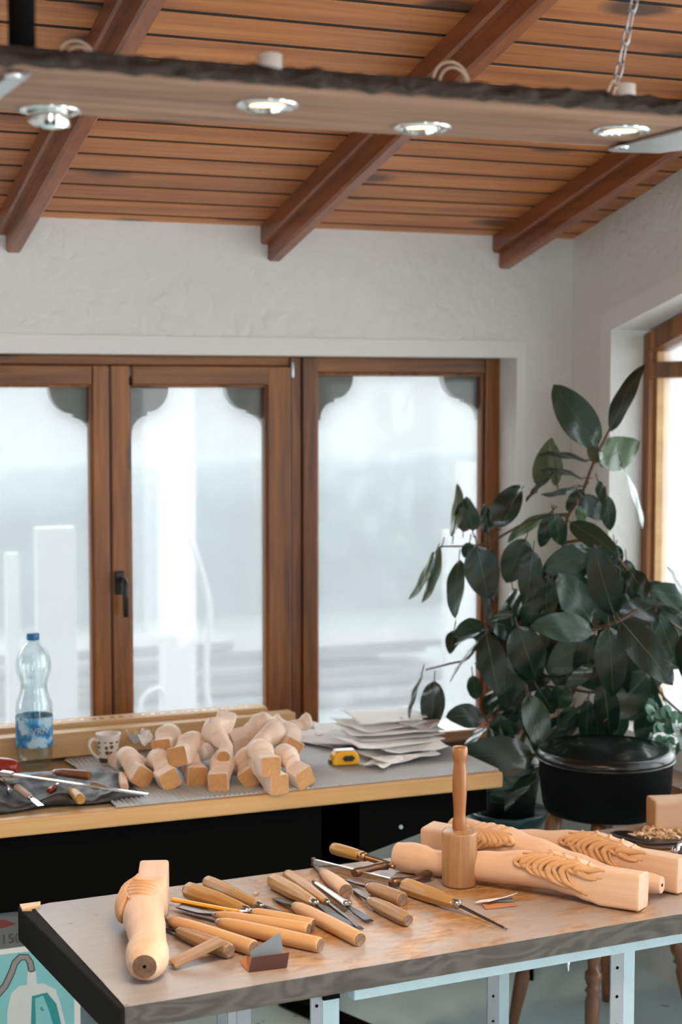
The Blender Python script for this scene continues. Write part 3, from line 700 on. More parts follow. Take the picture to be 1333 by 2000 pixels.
# ---------------------------------------------------------------- cabriole leg generator
def se(th,hy,hz,p):
    c,s=math.cos(th),math.sin(th)
    return hy*math.copysign(abs(c)**(2/p),c), hz*math.copysign(abs(s)**(2/p),s)
def interp(rows,s):
    for i in range(len(rows)-1):
        a,b=rows[i],rows[i+1]
        if s<=b[0] or i==len(rows)-2:
            t=max(0,min(1,(s-a[0])/(b[0]-a[0]) if b[0]>a[0] else 0)); 
            if (a[5] if len(a)>5 else 0)!=1: t=t*t*(3-2*t)
            return [a[k]+(b[k]-a[k])*t for k in range(1,5)]
class Leg:
    """rows: (s, bend, half_y, half_z, squareness); local X along the leg, bend along local Z"""
    def __init__(s,L,rows,tw=0): s.L=L; s.r=rows; s.tw=tw
    def sec(s,th,a,b,p):
        y,z=se(th,a,b,p); c,q=math.cos(s.tw),math.sin(s.tw); return y*c-z*q,y*q+z*c
    def pt(s,u,th,off=0):
        c,hy,hz,p=interp(s.r,u); y,z=s.sec(th,hy+off,hz+off,p); return Vector((u*s.L,y,z+c))
    def mesh(s,n=40,k=90):
        m=MB(); rs=[]
        us=sorted(set([i/k for i in range(k+1)]+[r[0] for r in s.r]))
        # rounded end rims
        def ring(u,sc=1,dx=0):
            c,hy,hz,p=interp(s.r,u); return [(u*s.L+dx,)+(lambda q:(q[0],q[1]+c))(s.sec(2*PI*j/n,hy*sc,hz*sc,p)) for j in range(n)]
        rs=[ring(0,.95,0),ring(0,1,.0018)]+[ring(u) for u in us if .008<u<.992]+[ring(1,1,-.0018),ring(1,.94,0)]
        m.rings(rs,cap=False); return m
    def end(s,u,n=40,dx=0,sc=.95):
        c,hy,hz,p=interp(s.r,u); m=MB()
        vs=[(u*s.L+dx,)+(lambda q:(q[0],q[1]+c))(s.sec(2*PI*j/n,hy*sc,hz*sc,p)) for j in range(n)]; m.add(vs,[tuple(range(n))],False); return m
    def carving(s,u0,u1,th_c,sgn=-1,nl=5,reach=1.15,r=.0052):
        """relief leaf: a vein along the leg, big curling lobes on one side and flat ones on the other"""
        m=MB(); D=u1-u0
        pts=[s.pt(u0+D*t,th_c+.10*math.sin(t*3),.0012) for t in [i/14 for i in range(15)]]
        m.tube(pts,[.0034-.0014*i/14 for i in range(15)],8)
        for k in range(nl):
            f=(k+.5)/nl; a=u0+D*(.06+.80*k/nl); ln=D*.30; re=reach*(.45+.65*math.sin(PI*(1-f)*.8+.3))
            for lay,(du,rs,dr) in enumerate(((0,1,0),(.30,.62,.0025),(-.22,.42,.0015))):
                q=[]; rad=[]
                for i in range(15):
                    t=i/14
                    uu=a+ln*(du+math.sin(t*PI*.78)-.55*t*t*t)
                    th=th_c+sgn*re*(1-(1-t)**1.6)*(1-.10*abs(du)); q.append(s.pt(max(.02,min(.98,uu)),th,-.0018+dr+.0034*math.sin(PI*min(1,t*1.05))))
                    rad.append(r*rs*(.30+.80*math.sin(PI*min(1,t*.78+.12))))
                m.tube(q,rad,8,flat=.85)
            q=[];rad=[]
            for i in range(11):
                t=i/10; q.append(s.pt(max(.02,min(.98,a+ln*(.15+.9*t-.3*t*t))),th_c-sgn*re*.85*t**1.2,-.0010)); rad.append(r*.42*(.3+math.sin(PI*min(1,t*.8+.1))))
            m.tube(q,rad,6)
        return m
def make_leg(A,B,L_rows,label,roll=0,carve=None,endmats=('beech_end','beech_end'),hole=True,group=None,body='beech',tw=0,name='carved_furniture_leg',cat='furniture leg',n=40):
    A=Vector(A);B=Vector(B); F=frame(A,B,roll); lg=Leg((B-A).length,L_rows,tw)
    root=thing(name,label,cat,M=F,group=group)
    lg.mesh(n).build('leg_body',M[body],root)
    e=lg.end(0,n,.0001).build('block_end',M[endmats[0]],root); e2=lg.end(1,n,-.0001).build('foot_end',M[endmats[1]],root)
    if hole:
        c,hy,hz,p=interp(L_rows,1); m=MB(); m.lathe([(.0005,.0006),(.003,.0006),(.0032,-.001)],12,axis='X',c=(lg.L,0,c)); m.build('centre_hole',M['black_paint'],e2)
    if carve:
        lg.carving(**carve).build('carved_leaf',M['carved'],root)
    return root,lg
# short unfinished legs in the pile
SR=[(0,0,.0225,.0225,9),(.16,0,.0225,.0225,9),(.18,.002,.021,.022,5),(.25,.012,.024,.020,3),(.34,.026,.028,.023,2.3),(.45,.026,.028,.025,2.1),(.60,.006,.021,.021,2),(.75,-.010,.016,.016,2),(.86,-.012,.015,.015,2),(.93,-.008,.020,.019,2),(.97,-.006,.021,.020,2),(1,-.006,.016,.015,2)]
def pl(px,py,z): return atz(px,py,ZB+z)
LS=.225; random.seed(8)
pile=[ # block centre px, height, direction (deg from +Y, + to the right), tilt, roll(deg), label
 (279,1519,.026,-2,.0,45,'leftmost in the bottom row of the pile'),
 (333,1524,.026,-4,.0,48,'second from the left in the bottom row'),
 (386,1517,.025,4,.0,20,'third from the left in the bottom row'),
 (426,1530,.024,22,.0,-12,'with broad block in the middle bottom row'),
 (489,1521,.024,18,.0,-18,'right of the middle in the bottom row, its block turned'),
 (547,1533,.024,-6,.0,8,'under the straight square block at right'),
 (597,1520,.028,-14,.02,45,'alone at the right end of the pile'),
 (316,1463,.075,28,-.03,4,'upper left of the pile with a squared block end'),
 (347,1478,.070,34,-.03,-20,"just right of the pile's upper left block"),
 (530,1498,.066,4,-.02,2,'with square block facing straight out on the right'),
]
for px,py,z,dr,dz,ro,lab in pile:
    a=pl(px,py,z); d=Vector((math.sin(math.radians(dr)),math.cos(math.radians(dr)),0)); b_=a+d*LS; b_.z+=dz
    make_leg(a,b_,SR,'short pale unfinished furniture leg '+lab,random.uniform(-.35,.35),tw=math.radians(ro),group='pile of short furniture legs on the window bench',body='beech_pale',name='short_furniture_leg',hole=False,n=36)
# leg turned round: foot disc faces out, block high at the back
a=pl(470,1404,.125) ; f=pl(432,1477,.072)
a=Vector((f.x+.055,f.y+.14,ZB+.128))
make_leg(a,f+Vector((0,0,0)),SR,'short furniture leg turned round on top of the pile, round foot facing out',math.radians(70),group='pile of short furniture legs on the window bench',body='beech_pale',name='short_furniture_leg',hole=False,n=36)
for (p,q,lab,ro) in [((pl(452,1450,.055)),(pl(548,1420,.085)),'slanting across the back of the pile to the right',20),((pl(540,1415,.085)),(pl(500,1460,.06)),'behind the others at the back right of the pile',-60),((pl(572,1462,.055)),(pl(540,1440,.045)),'tucked behind the straight square block at right',30)]:
    d=(q-p).normalized()*LS; make_leg(p,p+d*.9,SR,'short pale furniture leg '+lab,math.radians(ro),group='pile of short furniture legs on the window bench',body='beech_pale',name='short_furniture_leg',hole=False,n=36)

# ---------------------------------------------------------------- long beams behind
def beam(p0,p1,z0,h,d,lab,mat='beam_wood',marks=False):
    A=Vector(p0);B=Vector(p1);A.z=B.z=z0; F=frame(A,B); L=(B-A).length
    r=thing('wooden_beam',lab,'beam',M=F)
    m=MB(); m.box((L/2,d/2,h/2),(L,d,h)); m.build('board',M[mat],r,bevel=.002)
    if marks:
        m=MB(); x=.08
        random.seed(2)
        while x<L-.05:
            l=random.uniform(.006,.014); m.box((x,d*.45,h+.0004),(l,.012,.0008)); x+=l+random.uniform(.004,.02)
        q=m.build('stamped_print',M['sill_wood'],r)
b0=atz(-40,1484,ZB+.002); b1=atz(545,1432,ZB+.002)
beam((b0.x-.3,3.80,0),(b1.x+.02,3.845,0),ZB+.008,.060,.05,'long squared wooden beam lying behind the furniture legs on the window bench')
beam((b0.x-.3,3.875,0),(atY(520,1410,3.9).x,3.885,0),ZB+.008,.071,.062,'long pale printed beam lying at the back of the bench against the window',marks=True)
beam((-.6,3.755,0),(.24,3.775,0),ZB+.008,.022,.03,'thin wooden batten lying in front of the beams behind the water bottle','bench_edge_light')

# ---------------------------------------------------------------- bottle
bp=atz(68,1497,ZB+.002); bt=thing('water_bottle','clear plastic water bottle with blue cap on the window bench','bottle',(bp.x,bp.y,ZB+.002),.3)
pr=[(.001,.004),(.020,.002),(.030,.000),(.037,.006),(.0405,.018),(.0425,.035),(.0435,.08),(.0435,.135),(.0425,.150),(.036,.172),(.0315,.187),(.0310,.197),(.0345,.210),(.0400,.226),(.0415,.243),(.0395,.260),(.034,.275),(.025,.289),(.015,.298),(.0125,.303),(.0125,.312)]
m=MB(); m.lathe(pr,40,cap=False); m.build('bottle_body',M['bottle'],bt)
m=MB(); m.lathe([(.0127,.300),(.0165,.300),(.0165,.303),(.0127,.303)],28); m.build('neck_ring',M['bottle'],bt)
m=MB(); m.lathe([(.0145,.304),(.0150,.305),(.0150,.318),(.0140,.320),(.001,.320)],32); m.build('cap',M['cap_blue'],bt)
m=MB(); m.lathe([(.0438,.052),(.0440,.054),(.0440,.122),(.0438,.124)],40,cap=False); lb=m.build('label',M['label'],bt)
def text(s,size,M_,mat,name='lettering',parent=None,ext=.0003):
    cu=bpy.data.curves.new(name,'FONT'); cu.body=s; cu.size=size; cu.extrude=ext; cu.align_x='CENTER'; cu.align_y='CENTER'
    tmp=bpy.data.objects.new(name,cu); C.objects.link(tmp); dg=bpy.context.evaluated_depsgraph_get(); me=bpy.data.meshes.new_from_object(tmp.evaluated_get(dg)); bpy.data.objects.remove(tmp)
    me.materials.clear(); me.materials.append(mat); o=bpy.data.objects.new(name,me); C.objects.link(o); me.transform(M_)
    if parent: o.parent=parent
    return o
tx=text('VRN',.022,Matrix.Identity(4),M['white_plastic'],'label_lettering')
yawc=math.atan2(-bp.x,-bp.y)  # towards the camera
for v in tx.data.vertices:
    x,y,z=v.co; an=-PI/2-.3+ (x+.014)/.0442 + math.atan2(bp.x,bp.y)*-1; v.co=(.0444*math.cos(an),.0444*math.sin(an),.092+y)
tx.parent=lb
# ---------------------------------------------------------------- mug
mp_=atz(212,1492,ZB+.004); mg=thing('coffee_mug','small white mug with brown leaf pattern beside the pile of legs','mug',(mp_.x,mp_.y,ZB+.004))
m=MB(); m.lathe([(.001,.002),(.020,.001),(.0215,.003),(.0225,.02),(.0255,.05),(.0300,.073),(.0305,.0745),(.0290,.0735),(.0240,.05),(.0205,.02),(.019,.006),(.001,.005)],40,cap=False); m.build('cup',M['mug'],mg)
m=MB(); m.curve([(-.027,-.004,.060),(-.038,-.006,.064),(-.047,-.008,.056),(-.046,-.008,.042),(-.037,-.006,.028),(-.024,-.004,.018)],.0037,10); m.build('handle',M['ceramic'],mg)
# ---------------------------------------------------------------- tape measure
tp=atz(673,1492,ZB+.008); tp=thing('tape_measure','small yellow tape measure in front of the paper pile','tape measure',(tp.x,tp.y,ZB+.008),-.12)
poly=[(-.032,0),(.032,0),(.034,.01),(.030,.032),(.020,.040),(-.018,.040),(-.030,.030),(-.034,.012)]
m=MB(); m.prism([(a,b*.85) for a,b in poly],-.018,.018,'XZ'); m.build('case',M['yellow'],tp,bevel=.004)
m=MB(); m.prism([(-.026,.0345),(.024,.0345),(.020,.0355),(-.018,.0355)],-.013,.013,'XZ'); m.build('top_sticker',M['white_plastic'],tp,bevel=.0005)
m=MB(); m.box((.006,-.020,.017),(.022,.006,.013)); m.box((.006,-.020,.017),(.030,.004,.006)); m.build('lock_button',M['black_plastic'],tp,bevel=.002)
m=MB(); m.box((-.036,-.004,.008),(.006,.018,.012)); m.build('tape_hook',M['dark_steel'],tp,bevel=.001)
# ---------------------------------------------------------------- papers
random.seed(21)
def sheet(c,w_,d_,rot,z,lab,curl=.004,mat='paper',fold=0,n=14):
    r=MB(); vs=[];fs=[]; sd=random.random()*50
    for i in range(n+1):
        for j in range(n+1):
            x=(i/n-.5)*w_; y=(j/n-.5)*d_
            zz=curl*(noise.noise(Vector((i/n*2.2,j/n*2.2,sd)))+.4)+ (curl*.8*max(0,abs(i/n-.5)*2-.6)*2)
            x+=.004*noise.noise(Vector((0,j/n*5,sd))); y+=.004*noise.noise(Vector((i/n*5,0,sd)))
            vs.append((x,y,max(0,zz)))
    N_=len(vs); vs+= [(a,b,c_-.0009) for a,b,c_ in vs]
    for i in range(n):
        for j in range(n):
            a=i*(n+1)+j; q=(a,a+n+1,a+n+2,a+1); fs.append(q); fs.append(tuple(k+N_ for k in reversed(q)))
    for i in range(n):
        for a,b_ in ((i*(n+1),(i+1)*(n+1)),((i+1)*(n+1)+n,i*(n+1)+n)): fs.append((b_,a,a+N_,b_+N_))
        for a,b_ in ((i+1,i),(n*(n+1)+i,n*(n+1)+i+1)): fs.append((b_,a,a+N_,b_+N_))
    r.add(vs,fs,True); o=r.build('paper_sheet',M[mat]); o.location=(c.x,c.y,z); o.rotation_euler=(0,0,rot)
    return tag(o,lab,'paper',group='heap of papers on the window bench')
zb=ZB+.010
P_=lambda x,y:atz(x,y,ZB+.01)
sheet(P_(622,1444),.13,.20,.5,zb,'white sheet sticking out left of the paper heap',.004)
sheet(P_(655,1425),.11,.16,-.3,zb+.001,'loose sheet at the back left of the paper heap',.006)
sheet(P_(705,1450),.18,.20,.9,zb+.008,'long grey sheet slanting out of the paper heap towards the tape measure',.005,'paper_grey')
sheet(P_(775,1478),.17,.13,.15,zb,'crumpled grey sheet at the front of the paper heap',.012,'paper_grey')
sheet(P_(745,1492),.10,.06,.55,zb,'torn white scrap at the very front of the paper heap',.008)
sheet(P_(800,1470),.16,.12,-.1,zb+.012,'folded sheet above the crumpled one at the front right',.010)
sheet(P_(758,1462),.24,.15,.08,zb+.021,'wide sheet in the middle of the paper heap',.006)
sheet(P_(765,1455),.23,.14,.05,zb+.028,'dark-backed sheet in the middle of the paper heap',.004,'paper_grey')
sheet(P_(760,1450),.24,.16,-.05,zb+.034,'second wide white sheet from the top of the heap',.006)
sheet(P_(740,1445),.20,.16,.12,zb+.042,'bent sheet below the top of the paper heap',.008)
sheet(P_(820,1448),.10,.08,-.5,zb+.040,'small curled sheet hanging off the right of the heap',.012,'paper_grey')
sheet(P_(748,1441),.19,.15,-.02,zb+.052,'bright white sheet on top of the paper heap',.010)
# ---------------------------------------------------------------- tool roll, saw, small tools on the left
m=MB(); nx,ny=70,26; x0_=atz(-60,1560,ZB).x; x1_=atz(300,1578,ZB).x; vs=[];fs=[]
ya,yb_=3.385,3.62
def hz(x,y): 
    h=.006+.014*(noise.noise(Vector((x*16,y*10,0)))+.35)+.005*noise.noise(Vector((x*45,y*30,0)))+.008*math.sin(x*46+2*noise.noise(Vector((x*5,y*8,3))))*(1-.6*(y-ya)/(yb_-ya))
    return ZB+.004+max(.001,h)
for i in range(nx+1):
    for j in range(ny+1):
        x=x0_+(x1_-x0_)*i/nx; y=ya+(yb_-ya)*j/ny+.012*noise.noise(Vector((x*9,0,5)))
        if j==0: y+=.008*math.sin(x*30)
        e=min(1,(nx-i)/10); z=hz(x,y)
        if j in(0,ny) or i in (0,nx): z=ZB+.004
        vs.append((x,y,ZB+.004+(z-ZB-.004)*(.3+.7*e)))
for i in range(nx):
    for j in range(ny):
        a=i*(ny+1)+j; fs.append((a,a+1,a+ny+2,a+ny+1))
m.add(vs,fs); o=m.build('tool_roll',M['charcoal_leather'],weld=True); sd=o.modifiers.new('s','SOLIDIFY'); sd.thickness=.002; sd.offset=1
tag(o,'crumpled charcoal tool roll spread on the left of the window bench','tool roll')
# long steel rasp / saw blade with brown handle
A=atz(18,1512,ZB+.055); B=atz(290,1552,ZB+.030); F=frame(A,B); L=(B-A).length
sw=thing('steel_straightedge','long thin steel rule lying across the tool roll','ruler',M=F); m=MB(); m.box((L/2,0,0),(L,.012,.004)); m.build('blade',M['bright_steel'],sw,bevel=.001)
m=MB(); m.box((-.006,0,.0),(.03,.02,.010)); m.build('end_block',M['steel'],sw,bevel=.002)
def hand_tool(A,B,Ct,r,hm,label,name,cat,blade_w=.012,blade_t=.0015,bm='steel',sides=20,prof=None,ferrule=True,cap=None,group=None,curve=0,round_shank=False,tip='chisel'):
    """A butt, B neck, Ct blade tip (world)"""
    A=Vector(A);B=Vector(B);F=frame(A,B); L=(B-A).length; root=thing(name,label,cat,M=F,group=group)
    prof=prof or [(0,.80),(.03,.95),(.12,1),(.45,.98),(.8,.88),(.97,.72),(1,.62)]
    m=MB(); m.lathe([(r*k,L*t) for t,k in prof],sides,axis='X',smooth=sides>10); m.build('handle',M[hm],root,bevel=(.0012 if sides<=10 else 0))
    if cap:
        m=MB(); m.lathe([(.0005,-.0008),(r*prof[0][1]*.93,-.0008),(r*prof[0][1]*.97,.0002)],sides,axis='X',smooth=False); m.build('handle_butt',M[cap],root)
    if ferrule:
        rr=r*prof[-1][1]; m=MB(); m.lathe([(rr*1.03,L-.010),(rr*1.05,L-.009),(rr*.95,L+.002),(rr*.5,L+.010)],20,axis='X'); m.build('ferrule',M['steel'],root)
    if Ct is not None:
        ct=F.inverted()@Vector(Ct); n=12; rs=[]
        p0=Vector((L-.004,0,0)); w0=min(r*.3,.0035)
        for i in range(n+1):
            t=i/n; p=p0.lerp(ct,t); p.z+=curve*math.sin(PI*t)
            if round_shank: w=w0*(1-.35*t); th=w0*(1-.4*t)
            elif tip=='chisel': k=min(1,max(0,(t-.08)/.35)); w=w0+(blade_w/2-w0)*k; th=w0+(blade_t-w0)*min(1,t/.45)
            elif tip=='spoon': k=max(0,(t-.70)/.3); w=w0*.8+(blade_w/2-w0*.8)*k; th=w0*.8+(blade_t-w0*.8)*k
            elif tip=='knife': w=blade_w/2*(1-max(0,t-.3)/.75) if t>.1 else w0; th=blade_t
            if t==1: th*=.4
            rs.append([(p.x,p.y-w,p.z-th),(p.x,p.y+w,p.z-th),(p.x,p.y+w,p.z+th),(p.x,p.y-w,p.z+th)] if not round_shank and tip!='round' else [(p.x,p.y+w*math.cos(2*PI*j/10),p.z+th*math.sin(2*PI*j/10)) for j in range(10)])
        m=MB(); m.rings(rs,smooth=round_shank); m.build('blade',M[bm],root,bevel=.0003 if not round_shank else 0,seg=1)
    return root
hand_tool(atz(176,1515,ZB+.045),atz(110,1508,ZB+.045),atz(8,1516,ZB+.045),.0105,'brown_handle','brown-handled flat tool lying behind the steel rule','hand_tool','hand tool',blade_w=.035,bm='bright_steel')
hand_tool(atz(-40,1498,ZB+.045),atz(36,1500,ZB+.045),None,.024,'red_plastic','glossy red handle poking in from the left beside the bottle','red_handled_tool','hand tool',ferrule=False)
hand_tool(atz(33,1538,ZB+.030),atz(60,1558,ZB+.028),atz(80,1574,ZB+.026),.009,'old_handle','small knife with pale handle and rounded bright tip on the tool roll','carving_knife','knife',blade_w=.014,bm='bright_steel',tip='chisel',blade_t=.001)
hand_tool(atz(158,1562,ZB+.024),atz(139,1541,ZB+.030),None,.0115,'golden','stubby tool with white collar and orange wooden end on the tool roll','palm_gouge','hand tool',ferrule=True)
hand_tool(atz(243,1538,ZB+.022),atz(238,1512,ZB+.024),atz(236,1490,ZB+.022),.010,'beech','short white handle standing out beside the leftmost furniture leg','palm_gouge','hand tool',ferrule=False,bm='bright_steel')
hand_tool(atz(180,1530,ZB+.022),atz(210,1538,ZB+.022),atz(232,1545,ZB+.02),.006,'old_handle','thin pale tool lying beneath the steel rule','carving_knife','knife',blade_w=.008)
hand_tool(atz(95,1545,ZB+.024),atz(108,1535,ZB+.024),atz(120,1525,ZB+.024),.006,'red_plastic','tiny red-ended tool beneath the steel rule','carving_knife','knife',blade_w=.006,bm='bright_steel')
hand_tool(atz(20,1545,ZB+.022),atz(12,1530,ZB+.022),atz(5,1518,ZB+.022),.005,'bright_steel','small steel punch at the left end of the tool roll','punch','hand tool',ferrule=False,round_shank=True)
sheet(P_(175,1482),.10,.08,.1,ZB+.004,'pale grey sheet lying behind the bottle and mug',.002,'paper_grey')
sheet(P_(272,1470),.045,.05,.4,ZB+.030,'crumpled white scrap between the mug and the furniture legs',.03)
# ================================================================= BOX UNDER THE BENCH
BXY=3.375
e0=atY(-60,1850,BXY); e1=atY(157,1850,BXY); ztopb=ZUB-.006
bw=e1.x-e0.x
bxo=thing('cleaner_box','printed cardboard box with a pale blue picture of a vacuum cleaner under the window bench','box',((e0.x+e1.x)/2,BXY+.12,0))
cxm=(e0.x+e1.x)/2
M['box_grey']=plain('box_grey_card',(.12,.125,.13),.6); M['box_white']=plain('box_white_card',(.72,.74,.75),.5); M['box_teal']=plain('box_teal_print',(.20,.52,.56),.4,var=.12)
M['print_grey']=plain('print_grey',(.26,.25,.25),.4,var=.2); M['print_pale']=plain('print_pale',(.60,.64,.65),.4,var=.1); M['print_dark']=plain('print_dark',(.05,.05,.055),.4); M['print_red']=plain('print_red',(.16,.015,.012),.4); M['print_teal_dark']=plain('print_teal_dark',(.02,.26,.28),.4,var=.3)
m=MB(); m.box((0,0,ztopb/2),(bw,.24,ztopb)); m.build('carton',M['box_grey'],bxo,bevel=.002)
yf=-.1205
def flat(poly,lay,mat,nm):
    """poly in photo pixels on the box front"""
    pts=[]
    for x,y in poly:
        p=atY(x,y,BXY); pts.append((p.x-cxm,p.z))
    m=MB(); m.prism(pts,yf-lay*.0003,yf-lay*.0003+.0003,'XZ'); return m.build(nm,mat,bxo)
flat([(-58,1862),(157,1834),(157,2100),(-58,2100)],1,M['box_white'],'white_border')
flat([(-50,1870),(145,1848),(145,2090),(-50,2090)],2,M['box_teal'],'picture')
def band(pts,w,n=10):
    out=[];inn=[]
    for i,(x,y) in enumerate(pts):
        a=pts[max(0,i-1)];b=pts[min(len(pts)-1,i+1)];dx,dy=b[0]-a[0],b[1]-a[1];l=math.hypot(dx,dy);out.append((x-dy/l*w,y+dx/l*w));inn.append((x+dy/l*w,y-dx/l*w))
    return out+inn[::-1]
hose=[(-10,1948),(10,1925),(22,1900),(29,1880),(40,1869),(52,1869),(59,1880),(62,1898)]
flat(band(hose,7),3,M['print_dark'],'picture_hose'); flat(band(hose,4.6),4,M['print_grey'],'picture_hose')
flat([(54,1896),(70,1896),(72,1925),(52,1925)],4,M['print_pale'],'picture_nozzle')
flat([(38,1925),(85,1920),(108,1932),(118,1960),(130,2010),(130,2080),(14,2080),(14,1975),(22,1940)],3,M['print_pale'],'picture_cleaner')
flat([(62,1945),(92,1938),(110,1960),(122,2010),(60,2010)],4,M['print_teal_dark'],'picture_window')
flat([(68,1950),(84,1944),(96,1975),(104,2004),(70,2004)],5,M['box_teal'],'picture_glow')
flat([(-50,1798),(8,1796),(32,1804),(6,1812),(-50,1818)],1,M['print_red'],'red_print')
q=atY(22,1834,BXY)
text('150',.030,Matrix.Translation((q.x-cxm,yf-.0006,q.z))@Matrix.Rotation(PI/2,4,'X'),M['print_dark'],'size_print',bxo)
tq=atY(82,1970,BXY); text('E',.012,Matrix.Translation((tq.x-cxm,yf-.002,tq.z))@Matrix.Rotation(-.5,4,'Y')@Matrix.Rotation(PI/2,4,'X'),M['print_dark'],'badge',bxo)
# dark steel bar on the floor
a=atz(556,1948,.02); b_=atz(700,2010,.02); F=frame(a,b_); L=(b_-a).length+.3
m=MB(); m.box((L/2,0,0),(L,.045,.03)); o=m.build('steel_bar',M['black_paint'],bevel=.002); o.matrix_world=F; tag(o,'dark steel bar lying on the pale floor under the front bench','bar')

# ================================================================= FRONT BENCH
ZF=E-.97
def fp(px,py,h=0): return atz(px,py,ZF+h)
NL=fp(240,1966); NR_=fp(1333,1783); u=(NR_-NL).normalized(); v=Vector((-u.y,u.x,0))
FL=fp(58,1768); FRr=fp(1253,1610)
W_left=(FL-NL).dot(v); 
FBM=Matrix(((u.x,v.x,0,NL.x),(u.y,v.y,0,NL.y),(0,0,1,0),(0,0,0,1)))
FBi=FBM.inverted(); L_B=1.75
far_w=(FBi@FRr).y; offL=(FBi@FL).x
print('front bench',W_left,far_w,offL,(FBi@FRr).x)
fb=thing('carving_bench','worn low workbench with thick wooden top and white steel frame in the foreground','workbench',M=FBM)
TT=.040
def yfar(x): return W_left+(far_w-W_left)*x/ (FBi@FRr).x
random.seed(4)
# outline with a worn edge and a notch near the far left corner
nf=90; front=[]; far_=[]
for i in range(nf+1):
    x=L_B*i/nf; front.append((x,.0016*noise.noise(Vector((x*14,0,0)))+.0012*noise.noise(Vector((x*50,1,0)))))
    far_.append((x,yfar(x)+.002*noise.noise(Vector((x*16,5,0)))))
front[0]=(.004,.002); 
m=MB(); rs=[]
ny=18
vs=[];fs=[]
for i in range(nf+1):
    for j in range(ny+1):
        t=j/ny; a=front[i];b=far_[i]; x=a[0]+offL*t*(1-i/nf); y=a[1]+(b[1]-a[1])*t
        if j==ny and i<=2: y-=.012*(2-i)/2
        z=ZF+.0006*noise.noise(Vector((x*9,y*9,2)))-.0006
        if j in (0,): z-=.0012
        vs.append((x,y,z))
N1=len(vs); vs+=[(x,y,ZF-TT) for x,y,z in vs]
for i in range(nf):
    for j in range(ny):
        a=i*(ny+1)+j; q=(a,a+ny+1,a+ny+2,a+1); fs.append(q); fs.append(tuple(k+N1 for k in reversed(q)))
m.add(vs,fs,False)
top=m.build('bench_top',M['bench_top'],fb)
# side faces as their own weathered edge bands
m=MB(); m2=MB()
for i in range(nf):
    a,b=front[i],front[i+1]; m.add([(a[0],a[1]-.0,ZF-.0018),(b[0],b[1],ZF-.0018),(b[0],b[1],ZF-TT),(a[0],a[1],ZF-TT)],[(0,1,2,3)],False)
    a,b=far_[i],far_[i+1]; 
    if i>2: m2.add([(a[0],a[1],ZF-.0012),(b[0],b[1],ZF-.0012),(b[0],b[1],ZF-TT),(a[0],a[1],ZF-TT)],[(0,1,2,3)],False)
m.build('front_edge',M['bench_side'],fb); m2.build('back_edge',M['bench_side'],fb)
# dark end board on the left
m=MB(); m.prism([(-.006,-.001),(.003,-.001),(offL+.006,W_left-.002),(offL-.022,W_left+.004)],ZF-.066,ZF-.0012,'XY'); m.build('end_board',M['bench_end'],fb,bevel=.0015,seg=1)
# raw chip at the far left corner
cl=FBi@FL
m=MB(); m.prism([(cl.x-.020,cl.y-.026),(cl.x+.016,cl.y-.018),(cl.x+.022,cl.y+.004),(cl.x-.018,cl.y+.004)],ZF-.003,ZF+.0035,'XY')
m.add([(cl.x-.0185,cl.y-.0275,ZF+.002),(cl.x-.004,cl.y-.0275-.006,ZF+.002),(cl.x-.009,cl.y-.030,ZF-.034)],[(0,1,2)],False)
m.build('chipped_corner',M['shaving'],fb)
# steel frame
def local(px,py,z): return FBi@atz(px,py,z)
xa_=local(708,1952,ZF-TT-.012).x
AP=.026
m=MB(); m.box(((xa_+L_B-.03)/2,.032,ZF-TT-AP/2),(L_B-.03-xa_,.025,AP)); m.box(((xa_+L_B)/2,W_left-.06,ZF-TT-AP/2),(L_B-xa_,.025,AP)); m.build('frame_rail',M['white_steel'],fb,bevel=.002)
# leg bolts / hook under the rail
hk=local(1138,1892,ZF-TT-AP); m=MB(); m.tube([(hk.x,.03,ZF-TT-AP),(hk.x,.03,ZF-TT-AP-.006),(hk.x-.002,.026,ZF-TT-AP-.018)],[.003,.003,.0012],8); m.build('rail_stud',M['chrome'],fb)
def angle_leg(x,y,w1=.030,w2=.024,mat1='grey_steel',mat2='white_steel',holes=True):
    h=ZF-TT-(AP if x>xa_ else 0)
    m=MB(); m.box((x,y,h/2),(w1,.004,h)); l=m.build('leg',M[mat1],fb,bevel=.0008,seg=1)
    m=MB(); m.box((x+w1/2+w2/2,y+.008,h/2),(w2,.020,h)); m.build('leg_face',M[mat2],l,bevel=.001,seg=1)
    if holes:
        m=MB()
        for k in range(8): m.lathe([(.0030,-.0025),(.0030,.0006)],12,axis='Y',c=(x,y-.0006,h-.03-.055*k))
        m.build('bolt_hole',M['black_paint'],l)
xl1=local(1248,1900,ZF-TT-AP-.02).x; angle_leg(xl1-.004,.032,.028,.026)
xl2=local(657,1985,ZF-TT-.02).x; angle_leg(xl2,.038,.022,.032)
xl3=local(473,1990,ZF-TT-.02).x; angle_leg(xl3,.060,.016,.026,'grey_steel','grey_steel',False)
m=MB(); m.box((xl2+.026,.040,ZF-TT-.010),(.030,.02,.022)); m.build('black_bracket',M['black_paint'],fb)
for x in (xl2,xl1): angle_leg(x+.01,W_left-.06,.028,.026)

